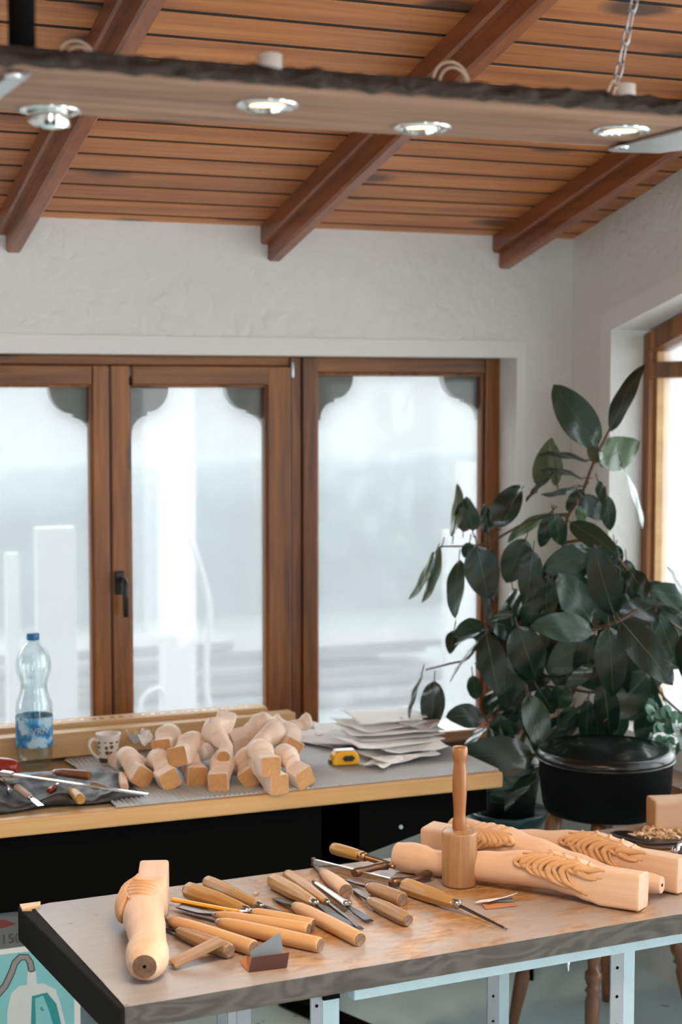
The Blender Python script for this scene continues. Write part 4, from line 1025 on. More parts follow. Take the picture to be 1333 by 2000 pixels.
# ---------------------------------------------------------------- mallet
mp=fp(897.5,1727); ml=thing('carving_mallet','round wooden carver\'s mallet standing upright with turned handle','mallet',(mp.x,mp.y,ZF))
m=MB(); m.lathe([(.0005,.001),(.030,.0),(.0335,.001),(.0345,.004),(.0350,.05),(.0352,.1035),(.0345,.1075),(.0330,.1085),(.0325,.1078),(.0300,.1085),(.026,.1105),(.0215,.1095),(.016,.1120),(.001,.112)],48); m.build('mallet_head',M['mallet_head'],ml)
m=MB(); m.lathe([(.0140,.108),(.0143,.114),(.0140,.118),(.0143,.124),(.0128,.133),(.0118,.140),(.0128,.160),(.0145,.190),(.0148,.205),(.0140,.225),(.0122,.243),(.0125,.249),(.0150,.256),(.0156,.264),(.0154,.272),(.0140,.2765),(.006,.278),(.0005,.2782)],40); m.build('mallet_handle',M['mallet_handle'],ml)

# ---------------------------------------------------------------- carved legs
LA=[(0,0,.032,.034,9,1),(.02,0,.032,.034,9,1),(.14,0,.032,.034,9),(.19,.002,.032,.032,6),(.26,.010,.034,.034,3.4),(.36,.016,.035,.036,2.5),(.46,.013,.033,.034,2.3),(.60,.006,.029,.030,2.2),(.74,0,.025,.026,2.1),(.84,-.002,.024,.025,2.1),(.885,0,.028,.030,2.1),(.93,.001,.030,.031,2.1),(1,.000,.0265,.028,2.1)]
A=fp(1257,1742,.034); B=fp(775,1672,.030)
A=fp(1258,1741,.034)
make_leg(A,B,LA,'pale carved cabriole leg in front, its square end nearest, behind the mallet',math.radians(6),carve=dict(u0=.13,u1=.46,th_c=math.radians(62),nl=5,reach=1.25,r=.0085),endmats=('beech','beech'),hole=False)
print('legA len',(B-A).length)
A2=fp(1336,1714,.034)+u*.012+v*.012; B2=fp(884,1622,.030)
make_leg(A2,B2,LA,'pale carved cabriole leg furthest back, its square end at the right edge',math.radians(6),carve=dict(u0=.13,u1=.46,th_c=math.radians(62),nl=5,reach=1.25,r=.0085),endmats=('beech','beech'),hole=False)
LC=[(0,0,.030,.032,9,1),(.10,0,.030,.032,8),(.17,.004,.031,.033,5),(.26,.016,.034,.036,3),(.36,.018,.033,.035,2.4),(.48,.012,.029,.030,2.2),(.64,.002,.023,.024,2.1),(.80,-.008,.018,.019,2.1),(.90,-.010,.016,.017,2.1),(.95,-.008,.019,.020,2.1),(1,-.008,.0155,.0165,2.1)]
A3=fp(836,1638,.038); B3=fp(1294,1721,.036)
make_leg(A3,B3,LC,'pale carved leg lying between the other two, its round foot pointing right',math.radians(4),carve=dict(u0=.12,u1=.40,th_c=math.radians(115),sgn=1,nl=5,reach=1.1,r=.008),endmats=('beech','beech'),hole=True)
# block leg at the right edge
A4=fp(1254,1592,.034)+v*.015; d4=(u*.95-v*.31).normalized()
LD=[(0,0,.034,.036,9,1),(.02,0,.034,.036,9,1),(.12,0,.034,.036,9),(.2,.004,.034,.036,6),(.3,.012,.035,.037,3.4),(.4,.016,.035,.036,2.5),(.6,.006,.029,.030,2.2),(.8,0,.025,.026,2.1),(1,.000,.0265,.028,2.1)]
A4=fp(1272,1590,.036); 
make_leg(A4,A4+d4*.5,LD,'leg with orange-brown square end at the right edge of the bench behind wood shavings',0,carve=dict(u0=.13,u1=.40,th_c=math.radians(150),sgn=1,nl=4,reach=.9,r=.006),endmats=('beech_end','beech'),hole=False)
# single leg at the left, foot towards the viewer
LW=[(0,.004,.040,.028,12,1),(.02,.004,.040,.028,12,1),(.20,.004,.040,.028,10),(.22,.006,.040,.029,8),(.26,.016,.037,.040,3.2),(.33,.022,.037,.040,2.4),(.45,.016,.036,.037,2.2),(.60,.008,.034,.034,2.1),(.74,.002,.031,.031,2.1),(.80,.001,.032,.032,2.1),(.86,.001,.036,.036,2.1),(.91,.000,.036,.036,2.1),(.96,.001,.031,.031,2.1),(1,.003,.021,.021,2.1)]
A5=fp(306,1719,.043); B5=fp(286,1888,.031)
M['foot_dark']=wood('foot_end_grain',(.13,.07,.045),(.24,.14,.09),grain=160,rough=.7,stretch=.5)
dW=(B5-A5).normalized()
make_leg(A5-dW*.0,B5,LW,"single pale cabriole leg at the bench's left, round dark foot towards the front",math.radians(90),carve=dict(u0=.20,u1=.44,th_c=math.radians(35),sgn=1,nl=5,reach=1.5,r=.0075),endmats=('beech','foot_dark'),hole=True)
print('legW len',(B5-A5).length)

# ---------------------------------------------------------------- carving tools
OCT=[(0,.62),(.02,.80),(.05,.95),(.12,1),(.5,.96),(.85,.72),(.97,.58),(1,.55)]
STR=[(0,.86),(.015,.98),(.06,1),(.5,1),(.8,.94),(.93,.82),(1,.62)]
BUL=[(0,.78),(.02,.92),(.08,1),(.45,.98),(.8,.86),(.95,.70),(1,.60)]
G='carving tools laid out on the front bench'
def tool(b,n,t,r,hm,lab,sides=24,prof=BUL,hb=None,hn=None,ht=.003,cap='handle_end',**k):
    r*=1.15; hb=r if hb is None else hb; hn=r*.75 if hn is None else hn
    return hand_tool(fp(*b,hb),fp(*n,hn),fp(*t,ht) if t else None,r,hm,lab,'carving_chisel','chisel',sides=sides,prof=prof,cap=cap,group=G,**k)
tool((402,1721),(508,1769),(556,1784),.0125,'golden','carving gouge with honey-brown handle behind the big faceted one on the left',8,OCT,blade_w=.010,bm='dark_steel',hb=.014)
tool((364,1737),(482,1779),(545,1800),.0155,'golden','large chisel with thick faceted honey handle above the yellow pencil',8,OCT,blade_w=.016,bm='dark_steel',hb=.017,hn=.014)
tool((612,1806),(494,1782),(440,1778),.0100,'pale_handle','chisel with worn pale handle half hidden behind two light round handles',20,STR,blade_w=.012,bm='steel',hb=.013,hn=.02,ht=.02)
tool((603,1815),(424,1788),(350,1768),.0105,'pale_handle','wide flat chisel with straight pale handle and broad dark blade',24,STR,blade_w=.030,bm='dark_steel',hb=.012,hn=.014,ht=.010,tip='chisel')
tool((626,1846),(430,1802),(357,1783),.0120,'pale_handle','gouge with long light round handle in front of the wide flat chisel',24,STR,blade_w=.008,bm='dark_steel',hb=.012,hn=.015,ht=.012,round_shank=True)
tool((496,1852),(336,1800),(322,1795),.0125,'pale_handle','gouge with light handle running from the furniture leg to the dark folded sandpaper',24,STR,blade_w=.008,bm='dark_steel',hb=.0125,hn=.015)
tool((449,1858),(352,1820),(318,1808),.0130,'old_handle','short worn brown handle lying under the flat wooden block',8,BUL,blade_w=.014,bm='dark_steel',hb=.013,hn=.013)
tool((704,1835),(578,1770),(537,1754),.0120,'pale_handle','chisel with long light round handle, its butt nearest the front edge',24,STR,blade_w=.014,bm='dark_steel',hb=.012,hn=.013,ht=.004)
tool((531,1718),(615,1764),(692,1812),.0140,'golden','large chisel with faceted golden handle and long dark blade in the middle',8,OCT,blade_w=.018,bm='dark_steel',hb=.014,hn=.018,ht=.003)
tool((560,1708),(638,1762),(706,1815),.0115,'golden','gouge with smooth orange handle and thin bent shank right of the big faceted one',20,OCT,blade_w=.012,bm='dark_steel',hb=.012,hn=.013,tip='spoon')
tool((613,1723),(680,1770),(723,1800),.0075,'steel','all-steel gouge with tubular shank and flat dark tip',20,[(0,.55),(.1,.7),(.6,.85),(.9,1),(.97,1.15),(1,.9)],blade_w=.016,bm='dark_steel',hb=.010,hn=.012,cap='dark_steel',ferrule=False)
tool((676,1741),(630,1703),(613,1689),.0135,'beech','stubby gouge with whitish handle and dark hollow butt',24,[(0,.92),(.1,1),(.4,.98),(.8,.72),(1,.45)],blade_w=.008,bm='steel',hb=.0135,hn=.010,cap='handle_end')
tool((787,1757),(722,1733),(674,1717),.0125,'old_handle','gouge with greyed round handle above the short faceted one',24,STR,blade_w=.012,bm='dark_steel',hb=.0125,hn=.0125,ht=.006)
tool((798,1797),(724,1760),(690,1735),.0125,'old_handle','short gouge with darkened faceted handle at the front right of the tools',8,[(0,.78),(.03,.9),(.15,1),(.6,1),(.9,.8),(1,.6)],blade_w=.012,bm='dark_steel',hb=.0125,hn=.0125,ht=.005)
tool((789,1729),(893,1766),(991,1815),.0150,'golden','long gouge with faceted golden handle and thin dark shank pointing right',8,OCT,blade_w=.006,bm='dark_steel',hb=.015,hn=.016,ht=.003,round_shank=True)
# yellow pencil
A=fp(336,1757,.012);B=fp(475,1783,.022); F=frame(A,B);L=(B-A).length
pc=thing('yellow_pencil','yellow pencil lying against the big faceted honey handle','pencil',M=F)
m=MB(); m.lathe([(.0042,0),(.0045,.001),(.0045,L-.012)],6,axis='X',smooth=False); m.build('pencil_body',M['yellow_pencil'],pc)
m=MB(); m.lathe([(.0045,L-.012),(.0008,L)],12,axis='X'); m.build('pencil_tip',M['pale_handle'],pc)
# clamp
cl_=thing('bar_clamp','small bar clamp with wooden handle and bronze-coloured arms behind the chisels','clamp',M=frame(fp(613,1683,.012),fp(772,1723,.012)))
Ci=cl_.matrix_world.inverted()
def cp(px,py,h): return Ci@fp(px,py,h)
a=cp(613,1683,.012); b=cp(772,1724,.012)
m=MB(); m.box(((a.x+b.x)/2,0,0),(b.x-a.x,.006,.012)); m.build('bar',M['bright_steel'],cl_,bevel=.001)
m=MB(); m.box((a.x-.001,0,0),(.004,.010,.017)); m.build('bar_stop',M['rust_steel'],cl_,bevel=.001)
p=cp(696,1704,.014); q=cp(757,1690,.022)
m=MB(); m.tube([p-Vector((0,.006,0)),p,p.lerp(q,.3)+Vector((0,0,.001)),p.lerp(q,.7)+Vector((0,0,.002)),q],[.0085,.011,.0085,.0085,.0105],14,flat=.9); m.build('sliding_arm',M['rust_steel'],cl_)
m=MB(); m.lathe([(.001,-.008),(.0045,-.008),(.0045,.008),(.001,.008)],14,axis='X',c=tuple(q+Vector((.010,0,0)))); m.build('screw_end',M['brass'],cl_)
s0=cp(760,1688,.022); s1=cp(716,1675,.026); s2=cp(704,1671,.027); s3=cp(648,1656,.027)
m=MB(); pts=[];rad=[]
for i in range(61): pts.append(s0.lerp(s1,i/60)); rad.append(.0052+(.0011 if i%3==0 else -.0004))
m.tube(pts,rad,12); m.build('threaded_screw',M['brass'],cl_)
m=MB(); m.tube([s1,s1.lerp(s2,.5),s2],[.0085,.0105,.0105],20); m.build('ferrule',M['brass'],cl_)
m=MB(); pts=[s2.lerp(s3,t) for t in (0,.1,.4,.75,.93,.985,1)]; m.tube(pts,[.0100,.0112,.0122,.0128,.0120,.0085,.003],20); m.build('clamp_handle',M['golden'],cl_)
e0_=cp(768,1723,.012); e1_=cp(812,1716,.012); e2_=cp(836,1708,.014)
m=MB(); m.tube([e0_-Vector((.004,0,0)),e0_+Vector((.003,0,0)),e0_.lerp(e1_,.5),e1_,e2_,e2_+(e2_-e1_)*.25],[.010,.0105,.007,.0065,.0100,.006],14); m.build('fixed_arm',M['rust_steel'],cl_)
# flat wooden block across the tools
A=fp(335,1884,.006);B=fp(432,1836,.034);F=frame(A,B);L=(B-A).length
wd=thing('wooden_block','flat wooden block propped on the short brown handle beside the furniture leg','wooden block',M=F)
m=MB(); m.box((L/2,0,0),(L,.030,.009)); m.build('block',M['old_handle'],wd,bevel=.002)
m=MB(); m.lathe([(.001,-.001),(.0035,-.001),(.0035,.004)],14,axis='X',c=(-.001,.006,.0)); m.build('metal_pin',M['bright_steel'],wd)
# folded sandpaper
def solid_sheet(name,pts,mat,th=.0010,parent=None,inv=None):
    m=MB(); P=[inv@p if inv else p for p in pts]; m.add(P,[tuple(range(len(P)))],False); o=m.build(name,M[mat],parent); s=o.modifiers.new('s','SOLIDIFY'); s.thickness=th; s.offset=0; return o
sp_=fp(520,1885); sd=thing('folded_sandpaper','dark maroon folded sandpaper standing open at the front of the tools','sandpaper',(sp_.x,sp_.y,ZF)); I=Matrix.Translation((-sp_.x,-sp_.y,-ZF))
a=fp(486,1898,.001); b=fp(561,1889,.001); c=fp(568,1872,.020); c0=fp(497,1883,.022)
c=Vector((b.x+.004,b.y,ZF+.026)); c0=Vector((a.x+.006,a.y+.002,ZF+.024))
solid_sheet('front_flap',[a,b,c,c0],'brown_paper',parent=sd,inv=I)
k0=fp(470,1880,.002)
solid_sheet('side_flap',[a,c0+Vector((0,0,0)),Vector((k0.x+.012,k0.y+.004,ZF+.012)),k0],'orange_paper',parent=sd,inv=I)
d0=Vector((a.x+.010,a.y+.022,ZF+.012)); d1=Vector((b.x+.002,b.y+.022,ZF+.020)); d2=Vector((b.x-.002,b.y+.030,ZF+.052))
solid_sheet('back_flap',[d0,d1,d2,d0+Vector((.002,.004,.014))],'blue_paper',parent=sd,inv=I)
solid_sheet('bottom_flap',[a,b,d1-Vector((0,0,.018)),d0-Vector((0,0,.010))],'brown_paper',parent=sd,inv=I)
# folded scrap of paper right of the mallet
sc_=fp(970,1764); sr=thing('sandpaper_scrap','small folded scrap of pale sandpaper right of the mallet','sandpaper',(sc_.x,sc_.y,ZF)); I=Matrix.Translation((-sc_.x,-sc_.y,-ZF))
solid_sheet('lower_flap',[fp(950,1776,.001),fp(1010,1769,.001),fp(1006,1762,.003),fp(940,1764,.003)],'orange_paper',parent=sr,inv=I)
solid_sheet('middle_flap',[fp(940,1764,.003),fp(1006,1762,.004),fp(1000,1752,.006),fp(955,1760,.009)],'blue_paper',parent=sr,inv=I)
solid_sheet('upper_flap',[fp(928,1763,.004),fp(955,1761,.010),fp(1002,1748,.016),fp(1011,1744,.016),fp(990,1752,.010),fp(940,1758,.007)],'paper_grey',parent=sr,inv=I)
# pliers-like dark tool and second tool at the right edge
dt=fp(1260,1650); cr=thing('dark_calliper','dark steel tool with a slotted rounded head lying below the wood shavings','calliper',(dt.x,dt.y,ZF)); I=Matrix.Translation((-dt.x,-dt.y,-ZF))
out=[(1191,1634),(1202,1630),(1225,1629),(1248,1634),(1262,1641),(1290,1647),(1322,1645),(1333,1643),(1345,1648),(1325,1652),(1290,1654),(1262,1654),(1240,1648),(1212,1641)]
m=MB(); P=[I@fp(x,y,0) for x,y in out]; m.prism([(p.x,p.y) for p in P],.003,.009,'XY'); m.build('jaw_plate',M['dark_steel'],cr,bevel=.002)
out=[(1244,1649),(1262,1645),(1290,1651),(1322,1649),(1333,1655),(1310,1660),(1270,1659)]
m=MB(); P=[I@fp(x,y,0) for x,y in out]; m.prism([(p.x,p.y) for p in P],-.0,.004,'XY'); m.build('lower_plate',M['rust_steel'],cr,bevel=.001)
out=[(1226,1636),(1240,1635.5),(1249,1639),(1240,1641)]
m=MB(); P=[I@fp(x,y,0) for x,y in out]; m.prism([(p.x,p.y) for p in P],.0085,.0095,'XY'); m.build('slot',M['shaving'],cr)
A=fp(1316,1668,.010);B=fp(1360,1640,.016);F=frame(A,B)
pv=thing('steel_clamp','small shiny dark clamp at the right edge of the bench','clamp',M=F)
m=MB(); m.tube([(0,0,0),(.010,0,.006),(.03,0,.006),(.06,0,.002),(.09,0,0)],[.006,.010,.0085,.008,.007],14); m.build('clamp_arm',M['steel'],pv)
m=MB(); m.lathe([(.001,-.010),(.012,-.010),(.013,0),(.012,.010),(.001,.010)],20,axis='Y',c=(.022,-.004,.0)); m.build('clamp_pad',M['dark_steel'],pv)
# shavings
random.seed(9)
m=MB()
for i in range(150):
    px=random.triangular(1236,1345,1290); py=random.uniform(1617,1638) if px>1262 else random.uniform(1622,1634)
    p=fp(px,py,random.uniform(.002,.012)); a0=random.uniform(0,6.28); R=random.uniform(.003,.008); n=7; wdt=random.uniform(.002,.0045); ax=Matrix.Rotation(random.uniform(0,6.28),3,'Z')@Matrix.Rotation(random.uniform(-.8,.8),3,'X')
    arc=random.uniform(2,5); vs=[]
    for k in range(n+1):
        t=a0+arc*k/n; rr=R*(1+.3*k/n)
        for s_ in (-1,1):
            q=ax@Vector((rr*math.cos(t),s_*wdt,rr*math.sin(t)*.7)); vs.append((p.x+q.x,p.y+q.y,max(ZF+.0005,p.z+q.z)))
    m.add(vs,[(2*k,2*k+1,2*k+3,2*k+2) for k in range(n)],True)
o=m.build('wood_shavings',M['shaving']); sol=o.modifiers.new('s','SOLIDIFY'); sol.thickness=.0004
tag(o,'heap of curled pale wood shavings in front of the square-ended leg','wood shavings',kind='stuff')
m=MB()
for x,y in ((490,1762),(500,1745),(505,1768),(1060,1700)):
    p=fp(x,y,.001); m.add([(p.x-.008,p.y-.004,ZF+.001),(p.x,p.y-.006,ZF+.003),(p.x+.009,p.y+.002,ZF+.001),(p.x,p.y+.006,ZF+.004)],[(0,1,2,3)],True)
o=m.build('wood_chips',M['shaving']); s_=o.modifiers.new('s','SOLIDIFY'); s_.thickness=.0005; tag(o,'a few loose thin wood chips scattered between the chisels','wood chips',kind='stuff')

# ================================================================= STOOL
sc0=Vector((0,0,E))+_ray(1184,1460)*3.84; cx_,cy_=sc0.x,sc0.y
zt_s=E-(1466-770)*3.84/3150
print('stool',cx_,cy_,zt_s)
stl=thing('round_stool','round stool with thick black leather seat and turned brown legs behind the benches','stool',(cx_,cy_,0))
R=.165
m=MB(); m.lathe([(.001,zt_s+.020),(R*.40,zt_s+.019),(R*.62,zt_s+.014),(R*.74,zt_s+.004),(R*.80,zt_s+.004),(R*.90,zt_s+.010),(R*.97,zt_s+.004),(R*1.0,zt_s-.006),(R*.985,zt_s-.013),(R*.965,zt_s-.016)],72,cap=False); m.build('seat_cushion',M['black_leather'],stl)
m=MB(); m.lathe([(R*.965,zt_s-.014),(R*.94,zt_s-.08),(R*.90,zt_s-.125),(R*.86,zt_s-.140),(R*.5,zt_s-.142),(.001,zt_s-.142)],72,cap=False); m.build('seat_side',M['black_side'],stl)
m=MB(); m.tube([(R*.985*math.cos(2*PI*i/72),R*.985*math.sin(2*PI*i/72),zt_s-.014) for i in range(73)],.0028,8,cap=False); m.build('seat_piping',M['black_leather'],stl)
zu=zt_s-.135
def turned(zl):
    f=[(.0,.011),(.05,.012),(.18,.016),(.27,.018),(.30,.013),(.315,.019),(.33,.013),(.36,.020),(.385,.020),(.40,.013),(.42,.014),(.50,.019),(.70,.021),(.80,.016),(.82,.020),(.85,.014),(.88,.019),(.93,.020),(1,.016)]
    return [(t*zl,r) for t,r in f]
camdir=Vector((math.sin(YAW),math.cos(YAW),0)); camR=CR
for lat,dep in ((-.225,-.02),(-.062,-.21),(.225,.02),(.045,.215)):
    foot=camR*lat+camdir*dep; topp=foot*.52; A=Vector((foot.x,foot.y,0));B=Vector((topp.x,topp.y,zu)); L=(B-A).length
    F=frame(A,B,up=(1,0,0)); m=MB(); m.lathe([(r,h) for h,r in turned(L)],20,axis='X'); m.build('leg',M['stool_wood'],stl,M=F)
for k,zz in ((0,.16),):
    pts=[]
m=MB(); m.lathe([(.13,0),(.135,.01),(.13,.02),(.115,.02),(.115,0)],40,c=(0,0,zu-.01),cap=False); m.build('seat_ring',M['stool_wood'],stl)

# ================================================================= RUBBER PLANT
D0=4.28
pc_=Vector((0,0,E))+_ray(993,1580)*D0
zrim=E-(1578-770)*D0/3150
st_=thing('plant_stand','small round plant stand with dark teal top in the corner','plant stand',(pc_.x,pc_.y,0))
m=MB(); m.lathe([(.001,zrim-.05),(.085,zrim-.05),(.103,zrim-.02),(.108,zrim-.004),(.106,zrim),(.100,zrim-.004),(.001,zrim-.012)],48,cap=False); m.build('stand_top',M['teal_pot'],st_)
for k in range(3):
    a=2*PI*k/3+.9; m=MB(); m.tube([(.075*math.cos(a),.075*math.sin(a),zrim-.045),(.085*math.cos(a),.085*math.sin(a),0)],[.008,.006],10); m.build('leg',M['black_paint'],st_)
pot=thing('rubber_plant','tall rubber plant with large glossy dark leaves in the corner between the windows','plant',(pc_.x,pc_.y,zrim-.010))
m=MB(); m.lathe([(.001,0),(.062,0),(.070,.006),(.086,.12),(.092,.125),(.092,.140),(.084,.140),(.082,.122),(.001,.118)],40,cap=False); m.build('pot',M['black_plastic'],pot)
m=MB(); m.lathe([(.001,.128),(.05,.126),(.083,.122)],30,cap=False); m.build('soil',M['soil'],pot)
PI_=Matrix.Translation((-pc_.x,-pc_.y,-(zrim-.010)))
def clampP(p,m_=.012):
    p.x=min(p.x,(WX-m_) if p.y>ry1-.02 or p.z>1.9 or p.z<.62 else WX+.06); p.y=min(p.y,WY-m_ if (p.x>wx1-.02 or p.z<zbot) else WY+.06); return p
stems=MB()
def stem(px,r0,r1,n=4):
    P=[PI_@clampP(atD(x,y,d)) for x,y,d in px]
    # catmull-rom
    Q=[];
    for i in range(len(P)-1):
        p0=P[max(0,i-1)];p1=P[i];p2=P[i+1];p3=P[min(len(P)-1,i+2)]
        for k in range(n):
            t=k/n; Q.append(.5*((2*p1)+(p2-p0)*t+(2*p0-5*p1+4*p2-p3)*t*t+(3*p1-p0-3*p2+p3)*t**3))
    Q.append(P[-1]); N=len(Q); stems.tube(Q,[r0+(r1-r0)*i/(N-1) for i in range(N)],8)
stem([(1000,1500,4.26),(1030,1420,4.22),(1055,1340,4.20),(1062,1250,4.18),(1078,1150,4.15),(1104,1060,4.12),(1110,1010,4.10),(1135,970,4.10),(1160,905,4.10),(1192,838,4.10),(1200,815,4.10)],.009,.003)
stem([(1110,1005,4.10),(1060,1010,4.12),(1010,1030,4.14),(965,1055,4.16),(920,1066,4.16),(862,1067,4.16)],.0045,.002)
stem([(1055,1340,4.2),(1045,1240,4.15),(1010,1215,4.14),(950,1240,4.14),(915,1285,4.14),(880,1296,4.14),(832,1308,4.14)],.006,.002)
stem([(1080,1110,4.13),(1050,1160,4.11),(1020,1210,4.12),(990,1235,4.13)],.004,.003)
stem([(1104,1060,4.12),(1150,1055,4.08),(1195,1075,4.05),(1230,1120,4.05)],.0045,.0025)
stem([(1062,1250,4.18),(1110,1250,4.05),(1160,1230,4.0),(1210,1213,3.99),(1260,1190,4.03),(1333,1230,4.05)],.0055,.003)
stem([(1055,1340,4.2),(1110,1345,4.12),(1165,1352,4.08),(1200,1330,4.05)],.005,.003)
stem([(1010,1480,4.24),(985,1420,4.15),(962,1415,4.12),(945,1400,4.12)],.004,.003)
stem([(1000,1440,4.2),(1005,1380,4.15),(1040,1345,4.15),(1055,1340,4.15)],.004,.003)
stem([(1030,1480,4.2),(1120,1440,4.15),(1200,1400,4.1),(1265,1330,4.08),(1300,1365,4.08),(1340,1400,4.08)],.005,.003)
LEAVES=[ # base px, tip px, width px, depth, style
(1168,872,1089,761,68,4.08,'d'),(1191,841,1249,720,34,4.08,'s'),(1170,902,1240,868,64,4.12,'u'),(1172,905,1152,866,26,4.13,'u'),(1215,905,1257,1020,26,4.06,'p'),
(1052,952,1076,865,40,4.16,'u'),(1090,950,1080,868,26,4.14,'u'),(1150,898,1062,885,12,4.1,'e'),(1142,933,1066,915,10,4.1,'e'),(1136,950,1066,968,12,4.1,'e'),
(1140,957,1110,995,28,4.1,'d'),(1168,938,1182,984,20,4.08,'p'),(1137,968,1178,1012,38,4.06,'d'),(1185,968,1192,1032,30,4.07,'d'),(1078,1004,1058,1064,30,4.1,'d'),
(1082,1004,1098,1062,34,4.09,'d'),(1113,1018,1202,1078,44,4.03,'p'),(1130,985,1140,1024,20,4.05,'u'),(1074,930,1038,962,14,4.1,'p'),(1060,945,1030,975,12,4.12,'p'),
(886,1050,898,956,22,4.15,'u'),(924,1038,911,978,42,4.14,'m'),(905,1040,905,985,34,4.16,'p'),(966,1028,1012,953,52,4.1,'d'),(975,1035,1016,955,16,4.09,'p'),(955,1042,946,990,26,4.13,'m'),
(864,1067,832,1168,20,4.13,'u'),(852,1078,808,1164,16,4.15,'u'),(897,1092,886,1196,27,4.1,'m'),(932,1066,952,1162,66,4.02,'d'),(958,1072,962,1167,30,4.05,'d'),(918,1060,912,1090,26,4.12,'d'),
(1027,1053,992,1132,56,4.08,'d'),(1042,1076,1030,1170,46,4.02,'d'),(1076,1000,998,1050,22,4.14,'u'),(1022,1190,958,1212,20,4.1,'p'),(1002,1148,1012,1196,26,4.13,'p'),
(948,1218,894,1238,42,4.12,'m'),(949,1150,955,1216,16,4.12,'d'),(955,1222,892,1254,20,4.1,'p'),(888,1230,880,1272,26,4.12,'m'),(946,1238,883,1320,18,4.1,'p'),
(950,1237,972,1346,56,4.02,'m'),(1012,1224,1046,1322,70,4.03,'d'),(984,1300,990,1378,40,4.08,'d'),(924,1320,930,1364,28,4.14,'d'),(849,1330,842,1421,46,4.1,'g'),
(824,1316,798,1398,16,4.12,'m'),(946,1400,880,1398,50,4.05,'m'),(966,1345,954,1398,32,4.12,'p'),(950,1416,908,1462,20,4.08,'p'),(1044,1478,906,1476,74,3.98,'d'),
(1034,1356,1062,1458,54,3.99,'m'),(1052,1345,1082,1390,42,4.06,'d'),(1142,1370,1060,1456,28,3.99,'p'),(1052,1500,990,1572,32,3.99,'p'),(1046,1500,925,1532,48,4.02,'d'),(1038,1530,960,1560,40,4.04,'d'),
(1158,1075,1068,1112,54,4.0,'d'),(1200,1204,1163,1078,60,3.97,'m'),(1207,1215,1290,1178,56,4.02,'g'),(1214,1212,1308,1326,66,3.93,'m'),(1160,1230,1050,1222,58,3.95,'m'),
(1158,1218,1098,1128,64,4.02,'m'),(1190,1224,1198,1352,60,3.95,'d'),(1070,1128,1066,1204,46,4.06,'d'),(1046,1158,1034,1238,42,4.08,'d'),(1202,1064,1210,1102,24,4.07,'g'),
(1228,1112,1264,1162,40,4.02,'m'),(1208,1108,1238,1128,24,4.06,'g'),(1342,1182,1311,1112,16,4.0,'m'),(1337,1200,1293,1187,10,4.0,'e'),(1285,1200,1322,1294,44,4.03,'d'),
(1150,1240,1078,1312,60,4.06,'d'),(1162,1240,1138,1334,56,4.04,'d'),(1110,1240,1090,1320,50,4.1,'d'),(1162,1298,1108,1342,28,3.99,'t'),(1190,1400,1264,1318,70,4.02,'d'),(1302,1298,1240,1338,52,4.05,'d'),
(1222,1262,1222,1348,26,4.0,'d'),(1180,1335,1192,1432,48,4.0,'d'),(1150,1368,1145,1446,34,4.02,'d'),(1216,1388,1206,1440,34,4.03,'d'),(1298,1362,1337,1470,24,4.0,'m'),
(1112,1342,1084,1380,44,4.08,'d'),(1030,1360,1050,1462,26,4.03,'m'),(1120,1380,1100,1440,40,4.05,'d'),(1165,1390,1170,1450,44,4.04,'d'),(1335,1235,1345,1330,30,4.02,'m'),(1090,1400,1085,1455,40,4.06,'d'),
(1095,1150,1140,1200,44,4.1,'d'),(1120,1120,1150,1180,40,4.12,'d'),(1240,1215,1225,1290,40,4.06,'d'),(1010,1380,985,1420,30,4.14,'d'),(1000,1455,960,1425,30,4.1,'m'),(1300,1250,1330,1300,30,4.06,'g'),
]
lv=MB(); uvs=[]; ribs=MB()
random.seed(12)
random.seed(77)
for i in range(46):
    bx=random.uniform(935,1275); by=random.uniform(1060,1400)
    if bx<1000 and by<1180: continue
    an=random.gauss(PI/2,.9); l=random.uniform(70,105)
    LEAVES.append((bx,by,bx+l*math.cos(an),by+l*math.sin(an),random.uniform(34,60),random.uniform(4.10,4.20),random.choice('ddmdg')))
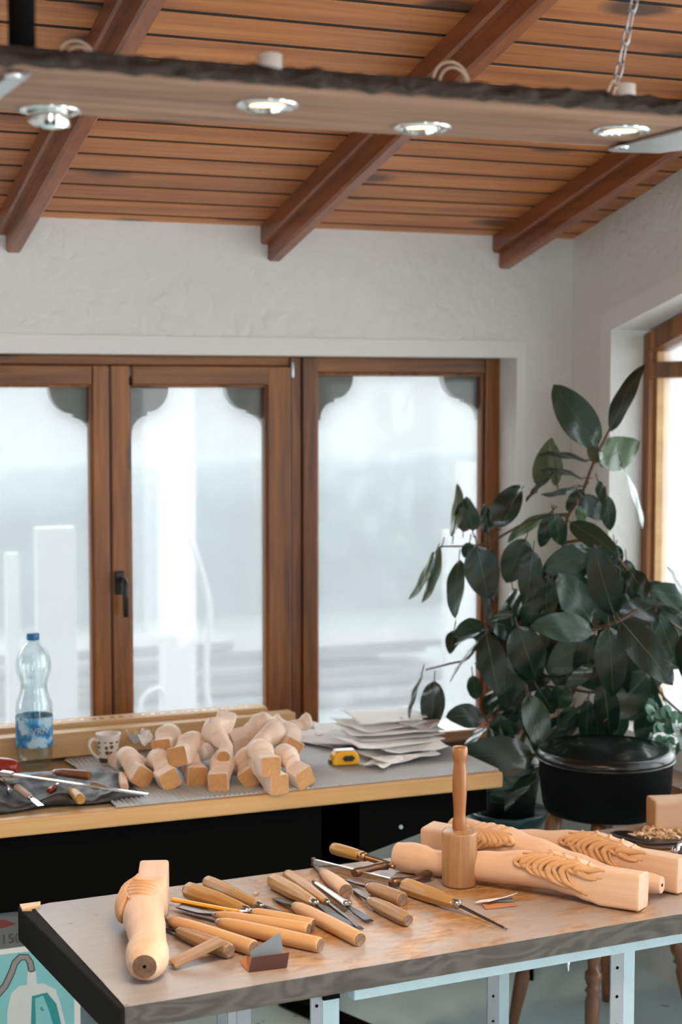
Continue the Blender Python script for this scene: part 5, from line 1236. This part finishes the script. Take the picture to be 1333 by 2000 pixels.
for bx,by,tx_,ty,wp,dep,sty in LEAVES:
    k_=1.10; tx_=bx+(tx_-bx)*k_; ty=by+(ty-by)*k_; wp*=1.12
    db={'p':.03,'e':.0,'m':.01,'g':0,'d':-.01,'s':0,'u':-.03,'t':0}[sty]; dtp={'p':-.05,'e':-.02,'m':-.03,'g':0,'d':.02,'s':0,'u':.04,'t':0}[sty]
    b0_=clampP(atD(bx,by,dep+db)); t0=clampP(atD(tx_,ty,dep+dtp))
    d=t0-b0_; Ln=d.length; x=d.normalized()
    view=(Vector((0,0,E))-b0_).normalized()
    wreal=max(wp*dep/F_PX, .40*math.hypot(tx_-bx,ty-by)*dep/F_PX)
    roll=math.acos(min(1,wp*dep/F_PX/wreal))*random.choice((-1,1))
    if sty in('p',): roll=abs(roll)+.35
    if sty=='m': roll+=random.choice((-1,1))*random.uniform(.15,.5)
    nrm=(view-x*view.dot(x)).normalized(); nrm=Matrix.Rotation(roll,3,x)@nrm
    if sty in('p','m') and nrm.z<0:
        nrm=(view-x*view.dot(x)).normalized(); nrm=Matrix.Rotation(-roll,3,x)@nrm
    if sty=='u' : nrm=-nrm
    y=nrm.cross(x); nu,nv=14,8; fold=.16; droop=random.uniform(.04,.10)*Ln
    vs=[]
    for i in range(nu+1):
        s_=i/nu; wd=wreal/2*(math.sin(PI*min(1,s_**.88))**.62)*(1-.12*s_) if 0<s_<1 else .0006
        if s_>.93: wd*=.75
        for j in range(nv+1):
            q=j/nv*2-1; h=fold*wd*abs(q)**1.3+.05*wd*math.cos(q*3) - droop*(s_-.45)**2*2.2 + .0015*math.sin(s_*14+q*3)
            vs.append(PI_@(b0_+x*(s_*Ln)+y*(q*wd)+nrm*h))
    o=len(lv.v); fs=[]
    for i in range(nu):
        for j in range(nv):
            a=i*(nv+1)+j; fs.append((a,a+nv+1,a+nv+2,a+1)); uvs.append([(k//(nv+1)/nu,(k%(nv+1))/nv) for k in fs[-1]])
    lv.add(vs,fs)
    # orient: make sure normals follow nrm
    mid=[vs[i*(nv+1)+nv//2] for i in range(nu)]
    n3=PI_.to_3x3()@nrm
    ribs.tube([p-n3*.0004 for p in mid],[.0016*(1-.6*i/nu) for i in range(nu)],5)
    st=b0_-x*.012
    stems.tube([PI_@(b0_-x*.022+Vector((0,0,.004))),PI_@(b0_-x*.008),PI_@(b0_+x*.004)],.0016,6)
# leaves are single skins: keep their winding, no recalculation
me=bpy.data.meshes.new('foliage'); me.from_pydata(lv.v,[],lv.f); me.polygons.foreach_set('use_smooth',[True]*len(lv.f))
ul=me.uv_layers.new(name='UVMap'); k=0
for f_ in uvs:
    for c_ in f_: ul.data[k].uv=c_; k+=1
me.materials.append(M['leaf']); fo=bpy.data.objects.new('foliage',me); C.objects.link(fo); fo.parent=pot
ribs.build('midribs',M['leaf_rib'],pot)
stems.build('stem',M['stem'],pot)

# small pale plant on the right-hand sill
pp=Vector((2.315,3.30,.57)); sp2=thing('small_pale_plant','small plant with pale round leaves behind the black stool on the right-hand sill','plant',tuple(pp))
m=MB(); m.lathe([(.001,0),(.035,0),(.045,.06),(.042,.06),(.034,.05),(.001,.05)],28,cap=False); m.build('pot',M['teal_pot'],sp2)
m=MB(); s2=MB(); random.seed(31)
for i in range(46):
    px=random.uniform(1268,1345); py=random.uniform(1375,1480); d_=random.uniform(3.98,4.14)
    c=atD(px,py,d_); c.x=min(c.x,WX+.07); R_=random.uniform(.011,.020)
    n_=Vector((random.uniform(-1,1),-1.2,random.uniform(-.3,1))).normalized(); a_=n_.orthogonal().normalized(); b_=n_.cross(a_)
    ring=[c-pp+a_*(R_*math.cos(2*PI*k/12))+b_*(R_*.85*math.sin(2*PI*k/12)) for k in range(12)]
    m.add([c-pp+n_*.003]+ring,[(0,1+k,1+(k+1)%12) for k in range(12)])
    if i%3==0: s2.tube([(0,0,.05),(c-pp)*.5+Vector((0,0,.04)),c-pp],.0013,5)
m.build('foliage',M['pale_leaf'],sp2); s2.build('stem',M['stem'],sp2)
